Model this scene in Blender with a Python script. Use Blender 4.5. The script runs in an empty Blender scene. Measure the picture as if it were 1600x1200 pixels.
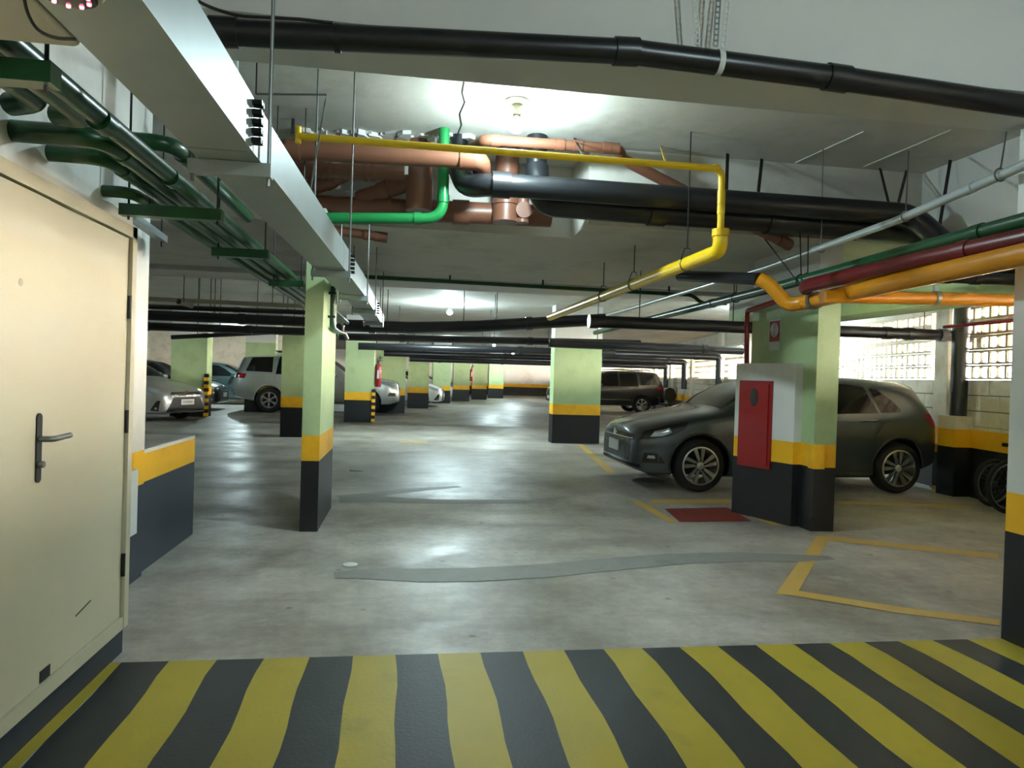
import bpy, bmesh, math, random
from mathutils import Vector, Matrix
random.seed(7)
S = bpy.context.scene
COL = S.collection
PI = math.pi
V = Vector

# ---------------------------------------------------------------- camera
FPX, HC = 1090.0, 1.30
def _ray(u, v): return V((u - 800.0, v - 600.0, FPX))
_Y = _ray(640, 583).normalized()
_X = _ray(8132, 813); _X = (_X - _Y * _X.dot(_Y)).normalized()
_Z = _X.cross(_Y)
RW = Matrix((_X, _Y, _Z))                  # world = RW @ image-frame vector
CAM = V((0, 0, HC))
def dirw(u, v): return RW @ _ray(u, v)
def pz(u, v, z=0.0): r = dirw(u, v); return CAM + r * ((z - HC) / r.z)
def px(u, v, x): r = dirw(u, v); return CAM + r * (x / r.x)
def py(u, v, y): r = dirw(u, v); return CAM + r * (y / r.y)
cd = bpy.data.cameras.new('camera')
cd.sensor_width = 36.0; cd.sensor_fit = 'HORIZONTAL'; cd.lens = FPX / 1600.0 * 36.0
cd.clip_start = 0.02; cd.clip_end = 300
cam = bpy.data.objects.new('camera', cd); COL.objects.link(cam)
m3 = Matrix((RW @ V((1, 0, 0)), RW @ V((0, -1, 0)), RW @ V((0, 0, -1)))).transposed()
cam.matrix_world = Matrix.Translation(CAM) @ m3.to_4x4()
S.camera = cam

# ---------------------------------------------------------------- world, exposure
w = bpy.data.worlds.new('overcast_sky'); S.world = w; w.use_nodes = True
bg = w.node_tree.nodes['Background']
bg.inputs[0].default_value = (1.0, 0.90, 0.75, 1); bg.inputs[1].default_value = 62.0
BULB = 900.0                               # radiance of one LED bulb
BULBCOL = (0.74, 0.96, 1.0, 1)
S.view_settings.view_transform = 'Standard'; S.view_settings.look = 'None'
S.view_settings.gamma = 1.0; S.view_settings.use_curve_mapping = False
S.view_settings.exposure = 1.65

# ---------------------------------------------------------------- materials
def lin(c):
    return tuple(((x / 255.0) / 12.92 if x <= 10 else (((x / 255.0) + 0.055) / 1.055) ** 2.4) for x in c)
MATS = {}
def mat(name, rgb, rough=0.6, metal=0.0, var=0.08, scale=6.0, bump=0.0, bscale=40.0, coat=0.0, dirt=None, dscale=1.3, spec=0.5):
    if name in MATS: return MATS[name]
    m = bpy.data.materials.new(name); m.use_nodes = True
    nt = m.node_tree; N = nt.nodes; L = nt.links; b = N['Principled BSDF']
    b.inputs['Roughness'].default_value = rough; b.inputs['Metallic'].default_value = metal
    b.inputs['Specular IOR Level'].default_value = spec
    if coat: b.inputs['Coat Weight'].default_value = coat; b.inputs['Coat Roughness'].default_value = 0.04
    tc = N.new('ShaderNodeNewGeometry')
    n = N.new('ShaderNodeTexNoise'); n.inputs['Scale'].default_value = scale; n.inputs['Detail'].default_value = 6
    L.new(tc.outputs['Position'], n.inputs['Vector'])
    c = lin(rgb)
    mr = N.new('ShaderNodeMix'); mr.data_type = 'RGBA'
    mr.inputs[6].default_value = tuple(max(0, x * (1 - var)) for x in c) + (1,)
    mr.inputs[7].default_value = tuple(min(1, x * (1 + var)) for x in c) + (1,)
    L.new(n.outputs['Fac'], mr.inputs[0]); out = mr.outputs[2]
    if dirt:
        n2 = N.new('ShaderNodeTexNoise'); n2.inputs['Scale'].default_value = dscale; n2.inputs['Detail'].default_value = 9
        n2.inputs['Roughness'].default_value = 0.7
        L.new(tc.outputs['Position'], n2.inputs['Vector'])
        cr = N.new('ShaderNodeValToRGB'); cr.color_ramp.elements[0].position = 0.5; cr.color_ramp.elements[1].position = 0.72
        L.new(n2.outputs['Fac'], cr.inputs[0])
        m2 = N.new('ShaderNodeMix'); m2.data_type = 'RGBA'
        L.new(cr.outputs[0], m2.inputs[0]); L.new(out, m2.inputs[6]); m2.inputs[7].default_value = lin(dirt) + (1,)
        out = m2.outputs[2]
    L.new(out, b.inputs['Base Color'])
    if bump:
        n3 = N.new('ShaderNodeTexNoise'); n3.inputs['Scale'].default_value = bscale; n3.inputs['Detail'].default_value = 5
        L.new(tc.outputs['Position'], n3.inputs['Vector'])
        bp = N.new('ShaderNodeBump'); bp.inputs['Strength'].default_value = bump; bp.inputs['Distance'].default_value = 0.01
        L.new(n3.outputs['Fac'], bp.inputs['Height']); L.new(bp.outputs[0], b.inputs['Normal'])
    MATS[name] = m; return m
def emis(name, rgb, strength):
    m = bpy.data.materials.new(name); m.use_nodes = True; b = m.node_tree.nodes['Principled BSDF']
    b.inputs['Base Color'].default_value = (0, 0, 0, 1)
    b.inputs['Emission Color'].default_value = rgb; b.inputs['Emission Strength'].default_value = strength
    MATS[name] = m; return m

def concrete_floor():
    m = bpy.data.materials.new('concrete_floor'); m.use_nodes = True
    nt = m.node_tree; N = nt.nodes; L = nt.links; b = N['Principled BSDF']
    g = N.new('ShaderNodeNewGeometry')
    def noise(sc, det=8, rough=0.6, stretch=None):
        n = N.new('ShaderNodeTexNoise'); n.inputs['Scale'].default_value = sc; n.inputs['Detail'].default_value = det
        n.inputs['Roughness'].default_value = rough
        if stretch:
            mp = N.new('ShaderNodeMapping'); mp.inputs['Scale'].default_value = stretch
            L.new(g.outputs['Position'], mp.inputs[0]); L.new(mp.outputs[0], n.inputs['Vector'])
        else: L.new(g.outputs['Position'], n.inputs['Vector'])
        return n
    def ramp(n, a, c0, bb, c1):
        r = N.new('ShaderNodeValToRGB'); e = r.color_ramp.elements
        e[0].position = a; e[0].color = c0; e[1].position = bb; e[1].color = c1
        L.new(n.outputs['Fac'], r.inputs[0]); return r
    def mix(f, a, c, mode='MIX'):
        x = N.new('ShaderNodeMix'); x.data_type = 'RGBA'; x.blend_type = mode
        if isinstance(f, float): x.inputs[0].default_value = f
        else: L.new(f, x.inputs[0])
        L.new(a, x.inputs[6])
        if isinstance(c, tuple): x.inputs[7].default_value = c
        else: L.new(c, x.inputs[7])
        return x.outputs[2]
    base = ramp(noise(0.9, 10, 0.65), 0.33, lin((120, 113, 102)) + (1,), 0.68, lin((186, 181, 172)) + (1,)).outputs[0]
    fine = ramp(noise(14, 8, 0.7), 0.35, (0.80, 0.80, 0.80, 1), 0.65, (1.08, 1.08, 1.08, 1)).outputs[0]
    c = mix(1.0, base, fine, 'MULTIPLY')
    drag = ramp(noise(1.0, 6, 0.6, (0.35, 2.6, 1)), 0.52, (0, 0, 0, 1), 0.72, (0.45, 0.45, 0.45, 1))
    c = mix(drag.outputs[0], c, lin((104, 98, 92)) + (1,))
    pale = ramp(noise(2.2, 10, 0.72), 0.60, (0, 0, 0, 1), 0.74, (0.6, 0.6, 0.6, 1))
    c = mix(pale.outputs[0], c, lin((196, 194, 188)) + (1,))
    vo = N.new('ShaderNodeTexVoronoi'); vo.inputs['Scale'].default_value = 3.2; L.new(g.outputs['Position'], vo.inputs['Vector'])
    sp = N.new('ShaderNodeValToRGB'); sp.color_ramp.elements[0].position = 0.035; sp.color_ramp.elements[0].color = (0.75, 0.75, 0.75, 1)
    sp.color_ramp.elements[1].position = 0.085; sp.color_ramp.elements[1].color = (0, 0, 0, 1)
    L.new(vo.outputs['Distance'], sp.inputs[0])
    c = mix(sp.outputs[0], c, lin((84, 78, 72)) + (1,))
    L.new(c, b.inputs['Base Color'])
    rr = ramp(noise(1.7, 6), 0.35, (0.36,) * 3 + (1,), 0.7, (0.58,) * 3 + (1,)); L.new(rr.outputs[0], b.inputs['Roughness'])
    bp = N.new('ShaderNodeBump'); bp.inputs['Strength'].default_value = 0.22; bp.inputs['Distance'].default_value = 0.004
    L.new(noise(30, 6).outputs['Fac'], bp.inputs['Height']); L.new(bp.outputs[0], b.inputs['Normal'])
    MATS['floor'] = m; return m
def paint_floor(name, rgb, worn, lo=0.56, hi=0.75):
    m = mat(name, rgb, rough=0.5, var=0.10, scale=3.0, bump=0.12, bscale=60, dirt=worn, dscale=2.6)
    for n in m.node_tree.nodes:
        if n.type == 'VALTORGB':
            n.color_ramp.elements[0].position = lo; n.color_ramp.elements[1].position = hi
            n.color_ramp.elements[1].color = (0.6, 0.6, 0.6, 1)
    return m

M_floor = concrete_floor()
M_white = mat('white_wall_paint', (214, 214, 210), 0.7, var=0.04, scale=2, bump=0.15, bscale=25, dirt=(190, 186, 176), dscale=0.9)
M_slab = mat('painted_slab', (196, 194, 186), 0.75, var=0.06, scale=1.2, bump=0.35, bscale=9, dirt=(170, 168, 158), dscale=1.6)
M_beam = mat('painted_beam', (204, 204, 200), 0.7, var=0.05, scale=1.5, bump=0.12, bscale=20)
M_green = mat('green_column_paint', (166, 188, 142), 0.62, var=0.05, scale=3, bump=0.2, bscale=30, dirt=(150, 172, 126), dscale=2.2)
M_yel = mat('yellow_band_paint', (236, 178, 22), 0.55, var=0.06, scale=5, dirt=(206, 150, 20), dscale=2.5)
M_blk = mat('black_base_paint', (19, 20, 25), 0.5, var=0.12, scale=5, dirt=(28, 29, 35), dscale=2.0)
M_navy = mat('navy_base_paint', (40, 46, 60), 0.5, var=0.08, scale=5)
M_door = mat('beige_door_paint', (192, 186, 162), 0.42, var=0.03, scale=2)
M_galv = mat('galvanised_steel', (146, 156, 156), 0.45, metal=0.5, var=0.10, scale=9)
M_steel = mat('steel_rod', (120, 122, 120), 0.4, metal=0.8)
M_dsteel = mat('dark_steel', (44, 44, 44), 0.5, metal=0.6)
M_bpipe = mat('black_pvc', (22, 24, 28), 0.32, var=0.15)
M_brown = mat('brown_pvc', (112, 72, 54), 0.42, var=0.10, scale=4)
M_gpipe = mat('green_painted_pipe', (20, 68, 38), 0.32, var=0.12)
M_gtap = mat('bright_green_pipe', (26, 120, 62), 0.3, var=0.1)
M_ypipe = mat('yellow_gas_pipe', (232, 190, 20), 0.32, var=0.06)
M_ochre = mat('ochre_gas_pipe', (196, 128, 12), 0.34, var=0.06)
M_red = mat('red_paint', (140, 18, 22), 0.32, var=0.08)
M_cond = mat('grey_conduit', (190, 196, 196), 0.3, metal=0.4, var=0.05)
M_cream = mat('cream_block', (230, 222, 204), 0.8, var=0.10, scale=7, bump=0.25, bscale=30, dirt=(196, 184, 164), dscale=3.0)
M_plast = mat('beige_plastic', (168, 164, 146), 0.45, var=0.02)
M_blackplast = mat('black_plastic', (16, 16, 17), 0.45)
M_rubber = mat('tyre_rubber', (18, 18, 19), 0.75, var=0.2)
M_glass = mat('tinted_glass', (8, 10, 11), 0.09, var=0.02, spec=0.4)
M_alloy = mat('alloy_rim', (190, 190, 186), 0.28, metal=0.85, var=0.03)
M_chrome = mat('chrome', (220, 222, 224), 0.12, metal=1.0, var=0.02)
M_plate = mat('plate_white', (196, 198, 200), 0.4, var=0.02)
M_lamp = mat('lamp_lens', (190, 200, 205), 0.08, metal=0.5, var=0.15, scale=30)
M_tail = mat('tail_lens', (150, 12, 22), 0.12, var=0.15, scale=40)

M_ir = emis('infrared_led_glow', (1.0, 0.12, 0.2, 1), 3.0)
M_sy = paint_floor('floor_yellow', (164, 147, 42), (128, 116, 50))
M_sb = paint_floor('floor_black', (38, 41, 42), (60, 58, 54))
M_line = paint_floor('floor_line', (192, 158, 84), (150, 132, 96))
M_fred = paint_floor('floor_red', (120, 40, 36), (100, 62, 52))
M_patch = mat('mortar_patch', (128, 128, 122), 0.6, var=0.10, scale=9, bump=0.25, bscale=30, dirt=(108, 108, 102), dscale=3)
M_strap = mat('strap_white', (206, 210, 206), 0.5)

# ---------------------------------------------------------------- mesh helpers
class MB:
    def __init__(s): s.v = []; s.f = []; s.sm = []
    def add(s, vs, fs, smooth=False):
        o = len(s.v); s.v += [tuple(p) for p in vs]
        for f in fs: s.f.append(tuple(i + o for i in f)); s.sm.append(smooth)
        return s
    def box(s, x0, x1, y0, y1, z0, z1):
        return s.add([(x0, y0, z0), (x1, y0, z0), (x1, y1, z0), (x0, y1, z0), (x0, y0, z1), (x1, y0, z1), (x1, y1, z1), (x0, y1, z1)],
                     [(0, 3, 2, 1), (4, 5, 6, 7), (0, 1, 5, 4), (1, 2, 6, 5), (2, 3, 7, 6), (3, 0, 4, 7)])
    def prism(s, poly, z0, z1):
        n = len(poly); a = [(p[0], p[1], z0) for p in poly] + [(p[0], p[1], z1) for p in poly]
        return s.add(a, [tuple(range(n - 1, -1, -1)), tuple(range(n, 2 * n))] + [(i, (i + 1) % n, n + (i + 1) % n, n + i) for i in range(n)])
    def extrude(s, pts, d):
        n = len(pts); d = V(d); a = [V(p) for p in pts] + [V(p) + d for p in pts]
        return s.add(a, [tuple(range(n - 1, -1, -1)), tuple(range(n, 2 * n))] + [(i, (i + 1) % n, n + (i + 1) % n, n + i) for i in range(n)])
    def beam(s, a, b, w, h, up=(0, 0, 1)):
        a = V(a); b = V(b); t = (b - a).normalized(); u = V(up)
        if abs(t.dot(u)) > 0.98: u = V((0, 1, 0))
        r = t.cross(u).normalized() * (w / 2); q = r.cross(t).normalized() * (h / 2)
        vs = [a - r - q, a + r - q, a + r + q, a - r + q, b - r - q, b + r - q, b + r + q, b - r + q]
        return s.add(vs, [(0, 1, 2, 3), (7, 6, 5, 4), (0, 4, 5, 1), (1, 5, 6, 2), (2, 6, 7, 3), (3, 7, 4, 0)])
    def tube(s, pts, r, seg=14, cap=True, fil=0.0):
        pts = [V(p) for p in pts]
        if fil and len(pts) > 2: pts = fillet(pts, fil)
        n = len(pts); rr = r if isinstance(r, (list, tuple)) else [r] * n
        T = [(pts[min(i + 1, n - 1)] - pts[max(i - 1, 0)]).normalized() for i in range(n)]
        u = T[0].orthogonal().normalized(); vs = []
        for i in range(n):
            u = (u - T[i] * u.dot(T[i])).normalized(); q = T[i].cross(u)
            vs += [pts[i] + (u * math.cos(2 * PI * k / seg) + q * math.sin(2 * PI * k / seg)) * rr[i] for k in range(seg)]
        fs = [(i * seg + k, i * seg + (k + 1) % seg, (i + 1) * seg + (k + 1) % seg, (i + 1) * seg + k) for i in range(n - 1) for k in range(seg)]
        s.add(vs, fs, True)
        if cap:
            s.add(vs[:seg], [tuple(range(seg - 1, -1, -1))]); s.add(vs[-seg:], [tuple(range(seg))])
        return s
    def lathe(s, prof, origin=(0, 0, 0), axis='z', seg=24, smooth=True):
        o = V(origin); vs = []
        for (r, h) in prof:
            for k in range(seg):
                a = 2 * PI * k / seg; x, y = r * math.cos(a), r * math.sin(a)
                p = {'z': V((x, y, h)), 'y': V((x, h, y)), 'x': V((h, x, y))}[axis]
                vs.append(o + p)
        n = len(prof)
        fs = [(i * seg + k, i * seg + (k + 1) % seg, (i + 1) * seg + (k + 1) % seg, (i + 1) * seg + k) for i in range(n - 1) for k in range(seg)]
        if axis == 'y': fs = [f[::-1] for f in fs]
        return s.add(vs, fs, smooth)
    def mesh(s, name):
        me = bpy.data.meshes.new(name); me.from_pydata(s.v, [], s.f)
        me.polygons.foreach_set('use_smooth', s.sm)
        bm = bmesh.new(); bm.from_mesh(me); bmesh.ops.remove_doubles(bm, verts=bm.verts, dist=1e-5)
        bmesh.ops.recalc_face_normals(bm, faces=bm.faces); bm.to_mesh(me); bm.free()
        me.set_sharp_from_angle(angle=math.radians(40)); me.update(); return me
    def build(s, name, m, parent=None, loc=None):
        me = s.mesh(name); me.materials.append(m)
        return link(name, me, parent, loc)
def link(name, me, parent=None, loc=None):
    o = bpy.data.objects.new(name, me); COL.objects.link(o)
    if parent: o.parent = parent
    if loc: o.location = loc
    return o
def fillet(pts, rad):
    out = [pts[0]]
    for i in range(1, len(pts) - 1):
        a, b, c = pts[i - 1], pts[i], pts[i + 1]; d0 = (a - b); d1 = (c - b)
        l = min(rad, d0.length * 0.48, d1.length * 0.48); p0 = b + d0.normalized() * l; p1 = b + d1.normalized() * l
        if d0.normalized().dot(d1.normalized()) < -0.995: out.append(b); continue
        for k in range(7):
            t = k / 6.0; out.append(p0 * (1 - t) ** 2 + b * 2 * t * (1 - t) + p1 * t * t)
    out.append(pts[-1]); return out
def tag(o, label, cat, group=None):
    o['label'] = label; o['category'] = cat
    if group: o['group'] = group
    return o
def struct(o): o['kind'] = 'structure'; return o
def empty(name, loc=(0, 0, 0), rz=0.0):
    o = bpy.data.objects.new(name, None); COL.objects.link(o); o.location = loc; o.rotation_euler = (0, 0, rz)
    o.empty_display_size = 0.1; return o
def copytree(o, parent=None):
    c = o.copy(); COL.objects.link(c); c.parent = parent
    for ch in list(o.children): copytree(ch, c)
    return c
def B(name, m, x0, x1, y0, y1, z0, z1, parent=None): return MB().box(x0, x1, y0, y1, z0, z1).build(name, m, parent)

ZS, Z2, ZF = 3.25, 2.60, 2.74          # upper slab, dropped slab
# ================================================================ STRUCTURE
fl = struct(B('floor', M_floor, -16, 22, -6, 48, -0.2, 0.0))
ce = struct(MB().box(-16, 22, -6, 48, ZS, ZS + 0.2).build('ceiling', M_slab))
def cbeam(m, *a): return B('beam', m, *a, parent=ce)
cbeam(M_beam, -3.0, 6.4, 2.87, 3.33, 2.69, ZS)
b2 = B('dropped_slab', M_slab, 1.45, 8.4, 5.75, 9.55, Z2, ZS, ce); B('dropped_slab', M_slab, -10, 1.45, 6.35, 9.55, Z2, ZS, ce); B('dropped_slab', M_slab, -10, -1.75, 5.75, 6.35, Z2, ZS, ce)
cbeam(M_beam, -10, 8.6, 9.55, 10.3, Z2 - 0.06, ZS)
B('dropped_slab', M_slab, -15.8, 21.9, 10.3, 46.9, ZF, ZS, ce)
# side beam by the parked hatchback, lower part painted pale green
cbeam(M_beam, 4.55, 4.95, 3.33, 9.55, 2.32, Z2); cbeam(M_beam, 4.55, 4.95, 3.33, 5.75, Z2, ZS)
B('painted_beam_soffit', M_green, 4.55, 4.95, 3.33, 9.55, 2.05, 2.32, ce)
# formwork seams and trowel ridges standing proud of the slab
for (a, b) in [((1375, 200), (1238, 287)), ((1350, 205), (1243, 254)), ((1487, 202), (1350, 260)), ((1155, 235), (1102, 246)), ((1190, 215), (1166, 250)), ((1080, 165), (1005, 238))]:
    p = pz(*a, ZS); q = pz(*b, ZS)
    if q.y < 5.75: MB().beam(p, q, 0.012, 0.012).build('slab_ridge', M_white, ce)
crack = [pz(u, v, ZS) for u, v in [(725, 128), (722, 145), (726, 160), (718, 178), (721, 195), (714, 213)]]
MB().tube([p + V((0, 0, 0.004)) for p in crack], 0.008, 5).build('slab_crack', M_dsteel, ce)

# broken plaster round the pipe opening
rnd = random.Random(3)
for i in range(34):
    u = 470 + i * 7.9; c = pz(u, 207 + 9 * (i / 34.0) + rnd.uniform(-5, 4), ZS); k_ = rnd.randint(5, 7)
    pl = [(c.x + rnd.uniform(0.03, 0.075) * math.cos(2 * PI * j / k_), c.y + rnd.uniform(0.04, 0.12) * math.sin(2 * PI * j / k_)) for j in range(k_)]
    MB().prism(pl, ZS - rnd.uniform(0.01, 0.045), ZS).build('plaster_chip', M_white, ce)
# left wall with the double door
XW = -1.25
WY0, WY1 = -5.8, 3.36
wl = struct(MB().box(XW - 0.15, XW, WY0, WY1, 0.78, ZS).build('wall_left', M_white))
B('painted_base', M_navy, XW - 0.15, XW, WY0, WY1, 0, 0.57, wl); B('yellow_band', M_yel, XW - 0.15, XW, WY0, WY1, 0.57, 0.78, wl)
dr = struct(empty('door_1', (0, 0, 0)))
Y0, YM, Y1, DZ0, DZ1 = 1.88, 2.585, 3.265, 0.18, 1.85
B('door_leaf', M_door, XW, XW + 0.022, YM + 0.004, Y1, DZ0 + 0.012, DZ1, dr)
B('door_leaf', M_door, XW, XW + 0.026, Y0, YM - 0.004, DZ0 + 0.012, DZ1, dr)
fr = MB().box(XW, XW + 0.038, Y1 + 0.004, Y1 + 0.05, DZ0 - 0.04, DZ1 + 0.055).box(XW, XW + 0.038, Y0 - 0.05, Y0 - 0.004, DZ0 - 0.04, DZ1 + 0.055)
fr.box(XW, XW + 0.038, Y0 - 0.05, Y1 + 0.05, DZ1 + 0.005, DZ1 + 0.055).box(XW, XW + 0.034, Y0 - 0.05, Y1 + 0.05, DZ0 - 0.045, DZ0 + 0.008)
fr.build('door_frame', M_door, dr)
B('meeting_gap', M_dsteel, XW, XW + 0.018, YM - 0.004, YM + 0.004, DZ0, DZ1, dr)
B('broken_corner', M_dsteel, XW + 0.0, XW + 0.0245, YM + 0.006, YM + 0.075, DZ0 + 0.014, DZ0 + 0.055, dr)
for zz in (1.55, 1.05, 0.42): MB().tube([(XW + 0.03, Y1 + 0.002, zz - 0.05), (XW + 0.03, Y1 + 0.002, zz + 0.05)], 0.009, 8).build('hinge', M_dsteel, dr)
hp = px(57, 700, XW + 0.022)
hx = XW + 0.022
hpl = MB(); prof = [(hp.y + 0.017 * math.cos(a), hp.z + (0.10 if math.sin(a) >= 0 else -0.10) + 0.017 * math.sin(a)) for a in [k * PI / 8 for k in range(16)]]
hpl.extrude([(hx, y, z) for y, z in prof], (0.009, 0, 0)); hpo = hpl.build('handle_plate', M_dsteel, dr)
MB().tube([(hx, hp.y, hp.z + 0.03), (hx + 0.05, hp.y + 0.004, hp.z + 0.03), (hx + 0.052, hp.y + 0.115, hp.z + 0.034)], [0.010] * 9, 10, True, 0.02).build('door_lever', M_steel, hpo)
MB().tube([(hx, hp.y, hp.z - 0.055), (hx + 0.025, hp.y, hp.z - 0.055)], 0.011, 10).build('lock_cylinder', M_steel, hpo)
ph = px(30, 441, hx)
MB().lathe([(0.0, 0.0), (0.012, 0.0), (0.012, 0.006), (0.007, 0.008), (0.0, 0.008)], ph, 'x', 14).build('peephole', M_plast, dr)
s0 = px(118, 963, hx + 0.0005); s1 = px(142, 938, hx + 0.0005)
MB().beam(s0, s1, 0.006, 0.001, (1, 0, 0)).build('scratch', M_dsteel, dr)
# return wall and low white-topped block
wm = struct(B('wall_left_return', M_white, -4.0, -1.60, WY1, 4.57, 0.78, ZS))
B('painted_base', M_navy, -4.0, -1.60, WY1, 4.57, 0, 0.57, wm); B('yellow_band', M_yel, -4.0, -1.60, WY1, 4.57, 0.57, 0.78, wm)
lb = struct(B('trim_1', M_white, -4.0, -1.63, 4.57, 5.70, 0.745, 0.77))
B('painted_base', M_navy, -4.0, -1.63, 4.57, 5.70, 0, 0.565, lb); B('yellow_band', M_yel, -4.0, -1.63, 4.57, 5.70, 0.565, 0.745, lb)
# enclosure beyond
struct(B('wall_back', M_white, -16, 22, -6.0, -5.8, 0, ZS))
wf = struct(B('wall_far', M_white, -16, 22, 47.0, 47.2, 0.80, ZS)); B('painted_base', M_blk, -16, 22, 47.0, 47.2, 0, 0.57, wf); B('yellow_band', M_yel, -16, 22, 47.0, 47.2, 0.57, 0.80, wf)
struct(B('wall_far_left', M_cream, -16, -4.6, 31.0, 31.2, 0, ZF))
for xx in (-14.2, -11.4, -8.6): B('pilaster', M_white, xx, xx + 0.3, 30.9, 31.0, 0, ZS, bpy.data.objects['wall_far_left'])
struct(B('wall_left_outer', M_white, -16.0, -15.8, -5.8, 47, 0, ZS))

# ---------------------------------------------------------------- right wall (skewed), breeze blocks
AW = math.radians(10.2); TW = V((math.sin(AW), math.cos(AW), 0)); NW = V((math.cos(AW), -math.sin(AW), 0))
W0 = V((6.95, 8.2, 0))
wr = struct(empty('wall_right', W0, -AW))         # local y runs along the wall, local x outwards
def WB(name, m, x0, x1, y0, y1, z0, z1, parent=wr): return B(name, m, x0, x1, y0, y1, z0, z1, parent)
LA, LB = -14.5, 39.6
WB('painted_base', M_blk, -0.04, 0.14, LA, LB, 0, 0.60); WB('yellow_band', M_yel, -0.04, 0.14, LA, LB, 0.60, 0.82); WB('plinth', M_cream, 0.0, 0.14, LA, LB, 0.82, 0.86)
WB('lintel', M_cream, 0.0, 0.14, LA, LB, 2.335, ZS)
PIL = [-7.0, -0.18, 5.55, 8.15, 10.8, 14.4, 18.0, 21.6, 25.2, 28.8, 32.4, 36.0]
for p in PIL:
    WB('pilaster', M_cream, -0.10, 0.145, p, p + 0.30, 0.82, ZS)
    WB('pilaster_base', M_blk, -0.10, 0.14, p, p + 0.30, 0, 0.60); WB('pilaster_band', M_yel, -0.10, 0.14, p, p + 0.30, 0.60, 0.82)
# solid block courses
cb = MB(); e = 0.006
cb.box(0.004, 0.136, e, 0.39 - e, e, 0.19 - e); cbm = cb.mesh('concrete_block'); cbm.materials.append(M_cream)
M_joint = mat('block_joint', (120, 110, 96), 0.9, var=0.2, scale=10)
WB('mortar_joint', M_joint, 0.012, 0.128, LA, LB, 0.86, 1.43)
far = MB(); cnt = 0
for r in range(3):
    y = LA + (0.195 if r % 2 else 0.0)
    while y < LB - 0.39:
        if -6 < y < 22:
            o = link('concrete_block', cbm, wr, (0, y, 0.86 + r * 0.19)); cnt += 1
        else: far.box(0.004, 0.136, y + e, y + 0.39 - e, 0.86 + r * 0.19 + e, 0.86 + r * 0.19 + 0.19 - e)
        y += 0.39
fo = far.build('distant_blocks', M_cream, wr); fo['kind'] = 'stuff'
# breeze blocks: two rounded openings each
BW, BH, BD = 0.30, 0.175, 0.03
def breeze():
    b = MB(); r_out = [(0, 0), (BW, 0), (BW, BH), (0, BH)]
    def hole(y0, y1, side):
        z0, z1 = 0.026, BH - 0.026; c = 0.03; pts = []
        if side < 0: pts = [(y0 + c, z0), (y1, z0), (y1, z1), (y0 + c, z1), (y0 + 0.3 * c, z1 - 0.3 * c), (y0, z1 - c), (y0, z0 + c), (y0 + 0.3 * c, z0 + 0.3 * c)]
        else: pts = [(y0, z0), (y1 - c, z0), (y1 - 0.3 * c, z0 + 0.3 * c), (y1, z0 + c), (y1, z1 - c), (y1 - 0.3 * c, z1 - 0.3 * c), (y1 - c, z1), (y0, z1)]
        return pts
    bm = bmesh.new()
    def ring(pts, x): return [bm.verts.new((x, p[0], p[1])) for p in pts]
    mid = BW / 2
    for (ya, yb, side) in ((0.0, mid, 1), (mid, BW, -1)):
        ho = hole(ya + (0.016 if side > 0 else 0.005), yb - (0.005 if side > 0 else 0.016), side)
        outer = [(ya, 0), (yb, 0), (yb, BH), (ya, BH)]
        # frame strips between outer rectangle and hole, by matching nearest corners
        for x, flip in ((0.0, False), (BD, True)):
            ov = ring(outer, x); hv = ring(ho, x); k = len(ho)
            near = [min(range(k), key=lambda i: (ho[i][0] - p[0]) ** 2 + (ho[i][1] - p[1]) ** 2) for p in outer]
            for j in range(4):
                a, b2_ = near[j], near[(j + 1) % 4]; seq = [a]
                while seq[-1] != b2_: seq.append((seq[-1] + 1) % k)
                f = [ov[j], ov[(j + 1) % 4]] + [hv[i] for i in reversed(seq)]
                if len(set(f)) >= 3:
                    try: bm.faces.new(f if not flip else f[::-1])
                    except ValueError: pass
        h0 = ring(ho, 0.0); h1 = ring(ho, BD); k = len(ho)
        for i in range(k): bm.faces.new((h0[i], h0[(i + 1) % k], h1[(i + 1) % k], h1[i]))
    o0 = ring([(0, 0), (BW, 0), (BW, BH), (0, BH)], 0.0); o1 = ring([(0, 0), (BW, 0), (BW, BH), (0, BH)], BD)
    for i in range(4): bm.faces.new((o0[i], o1[i], o1[(i + 1) % 4], o0[(i + 1) % 4]))
    bmesh.ops.remove_doubles(bm, verts=bm.verts, dist=1e-5)
    me = bpy.data.meshes.new('breeze_block'); bm.to_mesh(me); bm.free(); me.materials.append(M_cream); return me
bz = breeze()
bv = [tuple(v.co) for v in bz.vertices]; bf = [tuple(p.vertices) for p in bz.polygons]
spots = []
y = LA
while y < LB - BW:
    if not any(p - BW + 0.01 < y < p + 0.29 for p in PIL):
        for r in range(5): spots.append((y, 1.435 + r * 0.18))
    y += BW + 0.004
vis = sorted([s for s in spots if s[0] > -1.6], key=lambda s: s[0])[:300]; vs_ = set(vis)
rest = MB()
for (y, z) in spots:
    if (y, z) in vs_: link('breeze_block', bz, wr, (0, y, z))
    else: rest.add([(a, b + y, c + z) for a, b, c in bv], bf)
ro = rest.build('distant_breeze_blocks', M_cream, wr); ro['kind'] = 'stuff'

struct(B('ground', mat('asphalt', (58, 57, 55), 0.9), 5.0, 70, -40, 90, -0.5, -0.25))
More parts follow.
